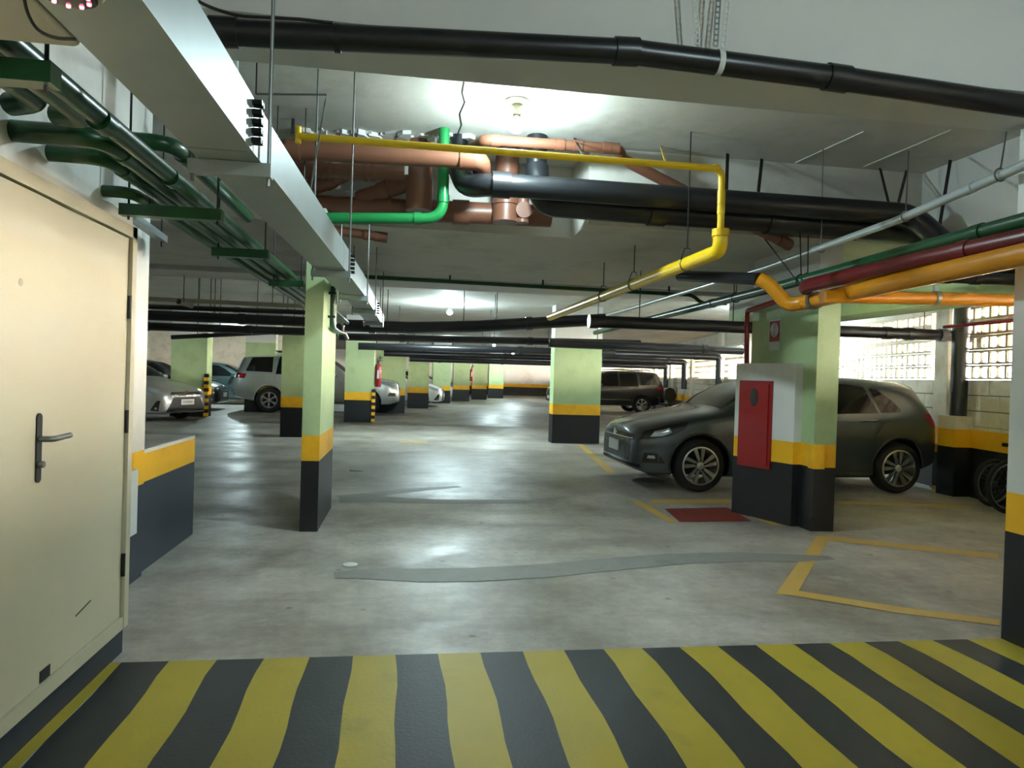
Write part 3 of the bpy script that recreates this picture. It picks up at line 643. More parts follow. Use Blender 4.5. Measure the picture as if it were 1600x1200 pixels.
# --- black cross pipes in the middle distance
mids = [((150, 476), (500, 489), 10.6, 0.036, 'slender black pipe just under the far grey channel'),
        ((150, 489), (512, 504), 10.9, 0.075, 'thick black pipe crossing left of the slim column'),
        ((150, 507), (528, 520), 11.3, 0.062, 'black pipe crossing above the far left columns'),
        ((268, 527), (530, 514), 11.8, 0.036, 'black pipe slanting up towards the slim column'),
        ((530, 526), (1000, 537), 12.3, 0.065, 'black pipe crossing above the extinguisher column'),
        ((560, 541), (960, 551), 15.2, 0.075, 'lower black pipe crossing behind the extinguisher column'),
        ((600, 552), (900, 560), 20.5, 0.085, 'distant black pipe above the receding columns'),
        ((640, 561), (870, 568), 25.0, 0.09, 'farthest black pipe above the receding columns')]
for a, b, Yp, r_, lab in mids:
    A_, B_ = py(*a, Yp), py(*b, Yp); o = pipe('cross_pipe', lab, [A_, B_], r_, M_bpipe, 'pipe', 0, [sleeve(A_, B_, f, 0.05) for f in (0.2, 0.62)], 14)
    for f in (0.15, 0.5, 0.85): c = A_.lerp(B_, f); rod(o, c, V((c.x, c.y, ZF)), 0.007)
fp = [py(u, v, 11.0) for u, v in ((522, 508), (640, 512), (745, 510), (945, 499))]
o = pipe('cross_pipe', 'fat black pipe crossing below the far bulb and rising to one end', fp, 0.095, M_bpipe, 'pipe', 0.3, [sleeve(fp[0], fp[1], 0.5, 0.05), sleeve(fp[2], fp[3], 0.4, 0.05)], 16)
for c in (fp[0].lerp(fp[1], 0.6), fp[1].lerp(fp[2], 0.8), fp[2].lerp(fp[3], 0.15)): rod(o, c, V((c.x, c.y, ZF)), 0.007)
a, b = py(150, 463, 10.45), py(500, 480, 10.45)
o = tag(MB().beam(a, b, 0.07, 0.06).build('cable_channel', M_plast), 'grey cable channel hung above the black pipes at far left', 'cable channel')
for f in (0.38, 0.45, 0.78, 0.83, 0.95): c = a.lerp(b, f); rod(o, c, V((c.x, c.y, ZF)), 0.006)
# thin green pipe below the dropped slab
a, b = py(540, 431, 9.2), py(1040, 459, 9.2)
o = pipe('thin_green_pipe', 'thin dark green pipe clipped under the dropped ceiling', [a, b, py(1082, 461, 9.2), py(1096, 474, 9.2), py(1135, 474, 9.2)], 0.026, M_gpipe, 'pipe', 0.08)
for (u, v) in ((703, 437), (848, 446), (1045, 458)):
    c = py(u, v, 9.2); B('pipe_clip', M_gpipe, c.x - 0.012, c.x + 0.012, c.y - 0.012, c.y + 0.012, c.z, Z2, o)

# --- left green bundle
gx = [-0.90, -0.985, -1.065, -1.14]; zg = 2.0
o = pipe('green_bundle_pipe', 'long green pipe nearest the metal duct in the left bundle', [V((gx[0], 0.4, zg + 0.01)), V((gx[0] - 0.01, 10.3, zg))], 0.03, M_gpipe, 'pipe', 0, [sleeve((gx[0], 0.4, zg), (gx[0], 10.3, zg), f, 0.03) for f in (0.18, 0.24)], 16)
labs = ['green pipe turning into the wall above the door, first elbow', 'green pipe turning into the wall above the door, second elbow', 'green pipe turning into the wall past the door frame']
for i, (yy, zz) in enumerate(((2.40, 2.02), (2.62, 2.02), (3.05, 2.0))):
    X_ = gx[1 + i] + (0.0 if i < 2 else 0.0)
    pipe('green_bundle_pipe', labs[i], [V((XW - 0.02, yy, zz)), V((X_, yy, zz)), V((X_, 10.3, zg))], 0.034 - 0.005 * i, M_gpipe, 'pipe', 0.10, [sleeve((X_, yy, zz), (X_, yy + 1, zz), 0.16, 0.03)], 16)
for i, X_ in enumerate((-0.99, -1.09, -1.18)):
    pipe('green_bundle_pipe', ['green pipe passing low over the door beside the wall camera', 'green pipe over the door, second from the wall', 'green pipe hugging the wall over the door'][i], [V((X_, 0.4, 2.04 + 0.02 * i)), V((X_, 2.28 - 0.06 * i, 2.04 + 0.02 * i)), V((X_ - 0.1, 2.33 - 0.06 * i, 2.06))], 0.034, M_gpipe, 'pipe', 0.05, [], 16)
a, b, c = px(205, 214, -1.18), pz(268, 224, 2.25), pz(362, 338, 2.25)
pipe('green_offset_pipe', 'green pipe bending beside the metal duct above the bundle', [V((-1.24, b.y, 2.25)), b, V((b.x, 4.6, 2.25))], 0.035, M_gpipe, 'pipe', 0.1, [sleeve(b, V((b.x, 4.6, 2.25)), 0.12, 0.03)], 16)
for yy, x0 in ((1.70, -1.24), (3.10, -1.20), (4.08, -1.10), (5.4, -1.05)):
    br = tag(MB().box(x0, -0.80, yy - 0.025, yy + 0.025, 1.915, 1.962).build('pipe_bracket', M_gpipe), {1.70: 'green channel bracket under the pipe bundle by the door', 3.10: 'green channel bracket under the pipe bundle past the door', 4.08: 'green channel bracket below the metal duct bend', 5.4: 'green channel bracket beside the slim column'}[yy], 'bracket')
    for xx in (x0 + 0.03, -0.82): rod(br, V((xx, yy, 1.9)), V((xx, yy, ZS)), 0.005)
# white conduits behind the bundle
for i in range(3):
    a, b = py(205, 325 + 9 * i, 5.3), py(345, 331 + 8 * i, 5.3); t_ = pipe('white_conduit', 'thin white conduit crossing behind the green pipe bundle', [V((a.x - 1.2, a.y, a.z)), b], 0.018, M_cond, 'conduit'); t_['group'] = 'white conduits behind the green bundle'
a, b = px(205, 338, -1.5), px(255, 374, -1.5)
tag(MB().beam(a, b, 0.05, 0.04).build('slotted_tray', M_galv), 'short slotted steel channel beside the end of the left wall', 'channel'); rod(bpy.data.objects['slotted_tray'], b + V((0, -0.03, -0.05)), V((b.x, b.y - 0.03, ZS)), 0.005)

# --- galvanised duct
ZD, DH, DWd = 1.95, 0.16, 0.19
L1 = [pz(u, v, ZD) for u, v in ((254, 56), (391, 232), (565, 449))]
xr = [(-1.0, -0.505), (2.2, -0.485), (4.5, -0.43), (6.2, -0.395), (10.3, -0.39)]
du = tag(empty('cable_duct', (0, 0, ZD)), 'galvanised sheet metal cable duct hung along the left of the lane', 'cable duct')
for i in range(4):
    (ya, xa), (yb_, xb) = xr[i], xr[i + 1]; g_ = 0.004
    MB().add([(xa - DWd, ya + g_, 0), (xa, ya + g_, 0), (xb, yb_ - g_, 0), (xb - DWd, yb_ - g_, 0), (xa - DWd, ya + g_, DH), (xa, ya + g_, DH), (xb, yb_ - g_, DH), (xb - DWd, yb_ - g_, DH)],
             [(0, 3, 2, 1), (4, 5, 6, 7), (0, 1, 5, 4), (1, 2, 6, 5), (2, 3, 7, 6), (3, 0, 4, 7)]).build('duct_section', M_galv, du)
def dx_at(y):
    for i in range(4):
        (ya, xa), (yb_, xb) = xr[i], xr[i + 1]
        if y <= yb_: return xa + (xb - xa) * (y - ya) / (yb_ - ya)
for yy in (2.32, 4.65, 6.1, 7.4, 9.2):
    xx = dx_at(yy); B('duct_bracket', M_galv, xx - DWd - 0.03, xx + 0.03, yy - 0.02, yy + 0.02, -0.045, -0.002, du)
    for x2 in (xx - DWd - 0.02, xx + 0.02): MB().tube([(x2, yy, -0.07), (x2, yy, (ZS if yy < 5.75 else Z2) - ZD)], 0.006, 8).build('threaded_rod', M_steel, du)
for yc in (2.18, 4.9, 8.2):
    for r_ in range(5):
        for c_ in range(2):
            xx = dx_at(yc); y2 = yc + 0.022 * c_; z2 = 0.03 + 0.028 * r_
            MB().tube([(xx, y2, z2), (xx + 0.028, y2, z2)], 0.009, 8).build('cable_gland', M_blackplast, du)
for i in range(3):
    q = py(350 + 9 * i, 130, 3.45); t_ = pipe('riser_conduit', 'thin grey conduit dropping from the slab behind the metal duct', [V((q.x, q.y, ZS)), V((q.x, q.y, 2.2))], 0.012, M_cond, 'conduit', seg=8); t_['group'] = 'conduits behind the metal duct'
wr_ = MB().tube([py(400, 147, 3.6), py(511, 148, 3.6), py(508, 160, 3.6), py(483, 310, 3.6), py(475, 344, 3.6)], 0.005, 6).build('thin_wire', M_steel)
tag(wr_, 'thin bent steel wire beside the metal duct', 'wire')
rod(wr_, py(400, 147, 3.6), V((py(400, 147, 3.6).x, 3.6, ZS)), 0.004)
# --- cable cover, dome camera, bullet camera
p0, p1 = px(199, 737, -1.598), px(210, 833, -1.598)
tag(B('cable_cover', M_white, -1.60, -1.585, p0.y, p1.y, p1.z, p0.z), 'white plastic cover strip across the painted wall bands', 'cover')
jb = tag(B('junction_box', M_plast, -0.862, -0.684, 0.9, 1.56, 1.945, 2.06), 'beige junction box beside the metal duct carrying the dome camera', 'junction box'); jb_ = jb.modifiers.new('bevel', 'BEVEL'); jb_.width = 0.015; jb_.segments = 3
rod(jb, V((-0.80, 1.3, 2.06)), V((-0.80, 1.3, ZS)), 0.006)
dc = empty('security_camera', pz(104, -52, 1.88))
MB().lathe([(0.0, 0.065), (0.062, 0.065), (0.062, 0.02), (0.058, -0.02), (0.047, -0.035), (0.043, -0.035), (0.0, -0.035)], (0, 0, 0), 'z', 28).build('camera_housing', M_plast, dc)
MB().lathe([(0.041, -0.036), (0.041, -0.041), (0.0, -0.045)], (0, 0, 0), 'z', 24).build('lens_window', M_glass, dc)
for k in range(10):
    a_ = 2 * PI * k / 10; MB().lathe([(0, 0), (0.0035, 0), (0.003, -0.003), (0, -0.004)], (0.030 * math.cos(a_), 0.030 * math.sin(a_), -0.0425), 'z', 8).build('infrared_led', M_ir, dc)

tag(dc, 'beige dome security camera with red infrared lights beside the duct', 'security camera')
cw = MB().tube([py(u, v, 1.34) for u, v in ((36, -14), (42, 20), (58, 48), (85, 60), (118, 61))], 0.003, 6, True, 0.02).build('camera_cable', M_blackplast); tag(cw, 'thin black cable curling beside the dome security camera', 'cable')
bc = py(281, 472, 10.1); bo = MB().tube([bc, bc + V((0.14, 0.1, -0.04))], 0.035, 12).build('bullet_camera', M_plast); MB().tube([bc - V((0.02, 0.02, -0.01)), bc], 0.036, 12).build('camera_lens', M_blackplast, bo)
rod(bo, bc + V((0.05, 0, 0)), V((bc.x + 0.05, bc.y, Z2 - 0.06)), 0.006); tag(bo, 'small bullet camera hung below the far grey channel', 'security camera')

# ================================================================ CARS
def pchip(tab):
    xs = [p[0] for p in tab]; ysv = [p[1] for p in tab]; n = len(xs)
    d = [(ysv[i + 1] - ysv[i]) / (xs[i + 1] - xs[i]) for i in range(n - 1)]
    m = [d[0]] + [0 if d[i - 1] * d[i] <= 0 else 2 * d[i - 1] * d[i] / (d[i - 1] + d[i]) for i in range(1, n - 1)] + [d[-1]]
    def f(x):
        if x <= xs[0]: return ysv[0]
        if x >= xs[-1]: return ysv[-1]
        i = max(j for j in range(n - 1) if xs[j] <= x); h = xs[i + 1] - xs[i]; t = (x - xs[i]) / h
        return (2 * t ** 3 - 3 * t * t + 1) * ysv[i] + (t ** 3 - 2 * t * t + t) * h * m[i] + (-2 * t ** 3 + 3 * t * t) * ysv[i + 1] + (t ** 3 - t * t) * h * m[i + 1]
    return f
class Car:
    def __init__(s, L, top, bot, sho, wid, roofr, axles, wr_, tw=0.2):
        s.L = L; s.zt = pchip(top); s.zb = pchip(bot); s.zs = pchip(sho); s.w = pchip(wid); s.rr = roofr; s.ax = axles; s.R = wr_; s.tw = tw
        s.W0 = max(s.w(L * i / 40.0) for i in range(41))
    def n(s, d): return 2.7 + 3.6 * max(0.0, min(1.0, (s.zt(d) - s.zs(d) - 0.12) / 0.3))
    def sh(s, d): return min(s.zs(d), s.zt(d) - 0.03)
    def prof(s, f): # side profile factor, f 0 bottom .. 1 shoulder
        return 0.945 + 0.055 * min(1.0, f / 0.55) ** 0.7 - 0.018 * max(0.0, (f - 0.6) / 0.4) ** 2
    def W(s, d, z):
        zb, zs, zt = s.zb(d), s.sh(d), s.zt(d); w_ = s.w(d)
        if z <= zs: return w_ * s.prof(max(0.0, (z - zb) / (zs - zb)))
        q = min(1.0, (z - zs) / (zt - zs)); n = s.n(d); g = min(1.0, (zt - zs) / 0.45)
        return (w_ * s.prof(1.0) * (1 - (1 - s.rr) * q * g)) * max(0.0, 1 - q ** n) ** (1 / n)
    def section(s, d, nt=14):
        zb, zs, zt = s.zb(d), s.sh(d), s.zt(d); pts = [(0.0, zb), (s.w(d) * 0.55, zb), (s.w(d) * 0.86, zb + 0.004)]
        for f in (0.06, 0.2, 0.35, 0.5, 0.65, 0.8, 0.92): z = zb + (zs - zb) * f; pts.append((s.W(d, z), z))
        n = s.n(d)
        for k in range(nt + 1):
            th = PI / 2 * k / nt; q = math.sin(th) ** (2 / n); z = zs + (zt - zs) * q
            g = min(1.0, (zt - zs) / 0.45); y = s.w(d) * s.prof(1.0) * (1 - (1 - s.rr) * q * g) * math.cos(th) ** (2 / n)
            pts.append((0.0 if k == nt else y, z))
        return pts
    def body(s, root, m, ns=72):
        ds = [s.L * (0.5 - 0.5 * math.cos(PI * (i / ns))) * 0.35 + s.L * i / ns * 0.65 for i in range(ns + 1)]
        secs = [s.section(d) for d in ds]; k = len(secs[0]); vs = []; ring = 2 * k - 2
        for d, sc in zip(ds, secs):
            vs += [(d, y, z) for y, z in sc] + [(d, -y, z) for y, z in reversed(sc[1:-1])]
        mb = MB(); fs = [(i * ring + j, i * ring + (j + 1) % ring, (i + 1) * ring + (j + 1) % ring, (i + 1) * ring + j) for i in range(ns) for j in range(ring)]
        fs += [tuple(range(ring - 1, -1, -1)), tuple(range(ns * ring, ns * ring + ring))]
        mb.add(vs, fs, True); me = mb.mesh('car_body'); me.materials.append(m); me.materials.append(M_blackplast)
        o = link('car_body', me)
        cu = MB()
        for a in s.ax:
            for sg_ in (-1, 1):
                r_ = s.R + 0.045; y0, y1 = sg_ * (s.W0 - 0.30), sg_ * (s.W0 + 0.2)
                cu.lathe([(0.0, min(y0, y1)), (r_, min(y0, y1)), (r_, max(y0, y1)), (0.0, max(y0, y1))], (a, 0, s.R + 0.01), 'y', 36)
        cm = cu.mesh('cut'); cm.materials.append(M_blackplast); co = link('cut', cm)
        md = o.modifiers.new('arch', 'BOOLEAN'); md.operation = 'DIFFERENCE'; md.object = co; md.solver = 'EXACT'; md.material_mode = 'TRANSFER'
        dg = bpy.context.evaluated_depsgraph_get(); nm = bpy.data.meshes.new_from_object(o.evaluated_get(dg))
        o.modifiers.clear(); o.data = nm; nm.set_sharp_from_angle(angle=math.radians(38)); bpy.data.objects.remove(co); o.parent = root
        return o
    def side(s, name, m, poly, parent, off=0.004, sides=(1, -1), rows=10):
        xs = [p[0] for p in poly]; zs = [p[1] for p in poly]; N = 26
        for sg_ in sides:
            mb = MB(); prev = None; vs = []; fs = []
            for i in range(N + 1):
                d = min(xs) + (max(xs) - min(xs)) * min(max(i / N, 0.002), 0.998); hit = []
                for (a, b) in zip(poly, poly[1:] + poly[:1]):
                    if (a[0] - d) * (b[0] - d) < 0: hit.append(a[1] + (b[1] - a[1]) * (d - a[0]) / (b[0] - a[0]))
                z0, z1 = min(hit), max(hit)
                for j in range(rows + 1):
                    z = z0 + (z1 - z0) * j / rows; vs.append((d, sg_ * (s.W(d, z) + off), z))
            r1 = rows + 1
            fs = [(i * r1 + j, i * r1 + j + 1, (i + 1) * r1 + j + 1, (i + 1) * r1 + j) for i in range(N) for j in range(rows)]
            fs = fs if sg_ < 0 else [f[::-1] for f in fs]
            mb.add(vs, fs, True); ob = flat(mb, name, m, parent)
    def end(s, name, m, poly, parent, off=0.005, rear=False, N=14, rows=8):   # poly in (y, z) with y >= 0 or full width
        ysx = [p[0] for p in poly]; vs = []; mb = MB()
        for i in range(N + 1):
            y = min(ysx) + (max(ysx) - min(ysx)) * min(max(i / N, 0.003), 0.997); hit = []
            for (a, b) in zip(poly, poly[1:] + poly[:1]):
                if (a[0] - y) * (b[0] - y) < 0: hit.append(a[1] + (b[1] - a[1]) * (y - a[0]) / (b[0] - a[0]))
            z0, z1 = min(hit), max(hit)
            for j in range(rows + 1):
                z = z0 + (z1 - z0) * j / rows; vs.append((s.D(abs(y), z, rear) + (off if rear else -off), y, z))
        r1 = rows + 1; fs = [(i * r1 + j, i * r1 + j + 1, (i + 1) * r1 + j + 1, (i + 1) * r1 + j) for i in range(N) for j in range(rows)]
        fs = fs if rear else [f[::-1] for f in fs]
        mb.add(vs, fs, True); return flat(mb, name, m, parent)
    def D(s, y, z, rear=False):
        for i in range(400):
            d = s.L * i / 1000.0; d = s.L - d if rear else d
            if s.zb(d) - 0.001 <= z <= s.zt(d) + 0.001 and s.W(d, z) >= y: return d
        return s.L * 0.4 if not rear else s.L * 0.6
    def topglass(s, name, m, d0, d1, parent, t0=0.62, off=0.004, N=14, K=16):
        vs = []; mb = MB()
        for i in range(N + 1):
            d = d0 + (d1 - d0) * i / N; zs, zt = s.sh(d), s.zt(d); n = s.n(d); g = min(1.0, (zt - zs) / 0.45); row = []
            for k in range(K + 1):
                th = PI * (t0 + (1 - t0) * k / K) / 2; q = math.sin(th) ** (2 / n); z = zs + (zt - zs) * q
                y = s.w(d) * s.prof(1.0) * (1 - (1 - s.rr) * q * g) * math.cos(th) ** (2 / n) if k < K else 0.0
                row.append((y, z))
            full = [(-y, z) for y, z in row] + [(y, z) for y, z in reversed(row[:-1])]
            vs += [(d, y, z + off) for y, z in full]
        r1 = 2 * K + 1; fs = [(i * r1 + j, i * r1 + j + 1, (i + 1) * r1 + j + 1, (i + 1) * r1 + j) for i in range(N) for j in range(r1 - 1)]
        mb.add(vs, fs, True); return flat(mb, name, m, parent)
    def seam(s, pts, parent, sides=(1, -1), wd=0.006):
        for sg_ in sides:
            mb = MB(); P = [V((d, sg_ * (s.W(d, z) + 0.001), z)) for d, z in pts]; mb.tube(P, wd * 0.5, 5, False); mb.build('panel_gap', M_blackplast, parent)
    def wheel(s, a, sg_, root, tyre, rimm, spoke):
        t_ = link('tyre', tyre, root, (a, sg_ * (s.W0 - 0.03 - s.tw / 2), s.R)); t_.rotation_euler = (0, 0, 0 if sg_ < 0 else PI)
        r_ = link('wheel_rim', rimm, t_); sp_ = link('wheel_spokes', spoke, t_); return t_
def flat(mb, name, m, parent):
    me = bpy.data.meshes.new(name); me.from_pydata(mb.v, [], mb.f); me.polygons.foreach_set('use_smooth', mb.sm); me.materials.append(m); me.update()
    return link(name, me, parent)
def wheelset(R, tw, rimr, nsp, twist=0.0, pair=True):
    h = tw / 2; t_ = MB(); t_.lathe([(rimr, -h), (R - 0.03, -h), (R - 0.008, -h + 0.02), (R, -h + 0.045), (R, h - 0.045), (R - 0.008, h - 0.02), (R - 0.03, h), (rimr, h), (rimr, -h)], (0, 0, 0), 'y', 44)
    tm = t_.mesh('tyre'); tm.materials.append(M_rubber)
    r_ = MB(); r_.lathe([(rimr + 0.006, -h - 0.002), (rimr - 0.012, -h - 0.006), (rimr - 0.018, -h + 0.03), (rimr - 0.03, h)], (0, 0, 0), 'y', 44)
    rm = r_.mesh('wheel_rim'); rm.materials.append(M_alloy)
    s_ = MB(); yf = -h + 0.004
    def poly(pts, m_y=yf, th=0.022): s_.extrude([(x, m_y, z) for x, z in pts], (0, th, 0))
    for k in range(nsp):
        a = 2 * PI * k / nsp + PI / 2
        def P(r, da): return (r * math.cos(a + da), r * math.sin(a + da))
        if pair:
            for sg_ in (-1, 1):
                poly([P(0.03, 0.5 * sg_), P(0.06, 0.55 * sg_ ), P(rimr - 0.012, (0.36 * sg_) + twist), P(rimr - 0.012, (0.12 * sg_) + twist), P(0.08, 0.08 * sg_)][::sg_])
        else: poly([P(0.02, -0.9), P(rimr - 0.012, -0.17 + twist), P(rimr - 0.012, 0.17 + twist), P(0.02, 0.9)])
    s_.lathe([(0.0, yf - 0.006), (0.032, yf - 0.006), (0.045, yf + 0.004), (0.045, yf + 0.03)], (0, 0, 0), 'y', 20)
    sm_ = s_.mesh('wheel_spokes'); sm_.materials.append(M_alloy)
    dk = bpy.data.meshes.new('brake'); return tm, rm, sm_
def plate_text(parent, txt, loc, rot, size=0.075):
    cu = bpy.data.curves.new('plate_text', 'FONT'); cu.body = txt; cu.size = size; cu.align_x = 'CENTER'; cu.align_y = 'CENTER'; cu.extrude = 0.001
    o = bpy.data.objects.new('plate_text', cu); COL.objects.link(o)
    dg = bpy.context.evaluated_depsgraph_get(); me = bpy.data.meshes.new_from_object(o.evaluated_get(dg)); bpy.data.objects.remove(o)
    me.materials.clear(); me.materials.append(M_blackplast); q = link('plate_text', me, parent, loc); q.rotation_euler = rot; return q

def paint(name, rgb, metal=0.6): return mat(name, rgb, 0.32, metal, var=0.02, coat=1.0)
# ---- dark grey hatchback
hb = Car(4.06, [(0, .60), (.03, .70), (.12, .77), (.4, .865), (.75, .94), (1.05, .995), (1.35, 1.17), (1.7, 1.325), (1.95, 1.385), (2.3, 1.42), (2.7, 1.422), (3.1, 1.412), (3.45, 1.388), (3.62, 1.370), (3.71, 1.345), (3.76, 1.26), (3.88, 1.09), (3.97, .98), (4.02, .80), (4.06, .60)],
         [(0, .30), (.06, .24), (.25, .19), (.9, .17), (3.2, .18), (3.7, .26), (3.95, .33), (4.06, .40)],
         [(0, .50), (.1, .62), (.4, .72), (1.0, .86), (1.6, .915), (2.6, .94), (3.3, .965), (3.75, .955), (3.95, .86), (4.06, .52)],
         [(0, .50), (.04, .62), (.12, .72), (.3, .80), (.6, .845), (1.2, .868), (2.0, .875), (3.0, .872), (3.5, .85), (3.8, .79), (3.96, .71), (4.06, .58)], 0.74, (0.80, 3.37), 0.312, 0.2)
tyre, rim_, spk = wheelset(0.312, 0.2, 0.222, 5, 0.10)
M_hb = paint('grey_car_paint', (66, 74, 80), 0.5)
c1 = empty('hatchback_car', (0, 0, 0))
bd = hb.body(c1, M_hb, 90)
hb.side('side_window', M_glass, [(1.44, .965), (1.62, 1.10), (1.86, 1.24), (2.1, 1.31), (2.34, 1.335), (2.34, .96)], c1)
hb.side('side_window', M_glass, [(2.42, .96), (2.42, 1.337), (2.75, 1.325), (2.97, 1.295), (3.06, .985)], c1)
hb.side('quarter_window', M_glass, [(3.10, .99), (3.03, 1.285), (3.14, 1.265), (3.30, 1.14), (3.39, 1.03), (3.36, 1.0)], c1)
hb.topglass('windscreen', M_glass, 1.10, 1.80, c1, 0.45)
hb.topglass('rear_window', M_glass, 3.66, 3.90, c1, 0.5)
hb.side('headlight', M_blackplast, [(.09, .60), (.14, .70), (.42, .785), (.64, .82), (.60, .745), (.44, .655), (.2, .61)], c1)
hb.side('headlight_lens', M_lamp, [(.20, .64), (.25, .705), (.42, .75), (.44, .70), (.34, .655)], c1, 0.007)
hb.side('fog_lamp', M_blackplast, [(.12, .33), (.14, .45), (.30, .44), (.38, .33)], c1)
hb.side('fog_lens', M_lamp, [(.17, .385), (.18, .42), (.25, .42), (.26, .385)], c1, 0.007)
hb.side('tail_light', M_tail, [(3.72, .965), (3.76, .99), (3.96, .985), (3.985, .955), (3.99, .80), (3.93, .80), (3.82, .88)], c1)
hb.end('grille', M_blackplast, [(-.62, .585), (.62, .585), (.62, .66), (-.62, .66)], c1)
hb.end('lower_grille', M_blackplast, [(-.55, .34), (.55, .34), (.48, .50), (-.48, .50)], c1)
hb.end('chrome_strip', M_chrome, [(-.60, .60), (.60, .60), (.60, .612), (-.60, .612)], c1, 0.009)
hb.end('bumper_lip', M_blackplast, [(-.70, .27), (.70, .27), (.70, .305), (-.70, .305)], c1, 0.012)
e_ = MB().lathe([(0, -0.012), (0.05, -0.012), (0.055, 0), (0.0, 0)], (hb.D(0.01, .64) - 0.004, 0, .635), 'x', 20).build('emblem', M_chrome, c1)
pl_ = B('number_plate', M_plate, hb.D(.01, .45) - 0.016, hb.D(.01, .45) - 0.005, -.20, .20, .415, .545, c1)
hb.seam([(1.28, .30), (1.25, .6), (1.30, .86), (1.40, .95)], c1); hb.seam([(2.38, .26), (2.38, .6), (2.38, .97)], c1)
hb.seam([(3.10, .28), (3.0, .45), (3.02, .70), (3.14, .85), (3.20, 1.0)], c1); hb.seam([(1.28, .27), (2.0, .26), (3.08, .28)], c1)
hb.seam([(1.3, .83), (2.2, .86), (3.2, .885), (3.75, .90)], c1, wd=0.010)
for dd in (2.12, 2.84):
    for sg_ in (-1, 1):
        y = sg_ * (hb.W(dd, .90) + 0.012); MB().tube([(dd, y - sg_ * .015, .885), (dd + 0.05, y + sg_ * .012, .89), (dd + .15, y + sg_ * .012, .892), (dd + .2, y - sg_ * .015, .89)], 0.014, 8, True, 0.02).build('door_handle', M_hb, c1)
for sg_ in (-1, 1):
    y = sg_ * hb.W(1.5, .98); mi = MB(); mi.tube([(1.53, y, .985), (1.52, y + sg_ * .06, 1.0)], 0.025, 8)
    mi.tube([(1.50, y + sg_ * .05, 1.03), (1.50, y + sg_ * .10, 1.035), (1.50, y + sg_ * .20, 1.03), (1.50, y + sg_ * .235, 1.02)], [0.055, 0.075, 0.07, 0.03], 12); mi.build('wing_mirror', M_hb, c1)
MB().tube([(2.95, 0.0, 1.45), (3.22, 0.0, 1.62)], 0.005, 6).build('roof_aerial', M_blackplast, c1)
def arches(car, root, m=M_blackplast):
    for a in car.ax:
        for sg_ in (-1, 1):
            pts = []
            for k in range(25):
                th = PI * (-0.06 + 1.12 * k / 24.0); d = a + (car.R + 0.06) * math.cos(th); z = car.R + 0.01 + (car.R + 0.06) * math.sin(th)
                if z > car.zb(d) + 0.01: pts.append(V((d, sg_ * (car.W(d, z) + 0.001), z)))
            MB().tube(pts, 0.013, 8).build('wheel_arch_trim', m, root)
M_hbtrim = paint('grey_arch_trim', (44, 48, 51), 0.4)
arches(hb, c1, M_hbtrim)
for a in hb.ax:
    for sg_ in (-1, 1): hb.wheel(a, sg_, c1, tyre, rim_, spk)
c1.location = (3.42 - 0.80, 7.76 + 0.87, 0.0); c1.rotation_euler = (0, 0, 0)
tag(c1, 'dark grey hatchback parked behind the red hydrant cabinet', 'car')

# ---- silver off-roader
su = Car(4.88, [(0, .80), (.04, .95), (.15, 1.04), (.5, 1.10), (1.1, 1.15), (1.45, 1.20), (1.9, 1.52), (2.2, 1.70), (2.6, 1.78), (3.3, 1.80), (4.0, 1.78), (4.5, 1.74), (4.62, 1.60), (4.75, 1.25), (4.82, 1.05), (4.88, .75)],
         [(0, .42), (.1, .36), (.4, .30), (4.2, .32), (4.7, .42), (4.88, .50)], [(0, .62), (.15, .82), (.6, .96), (1.4, 1.05), (2.5, 1.10), (4.2, 1.12), (4.7, 1.10), (4.88, .68)],
         [(0, .56), (.05, .70), (.2, .82), (.6, .91), (1.5, .94), (4.2, .94), (4.65, .88), (4.82, .80), (4.88, .68)], 0.80, (0.95, 3.80), 0.375, 0.25)
M_silver = paint('silver_paint', (158, 164, 164), 0.5)
M_suw = paint('pale_silver_paint', (214, 218, 220), 0.3)
ty2, ri2, sp2 = wheelset(0.375, 0.25, 0.235, 6, 0.0, False)
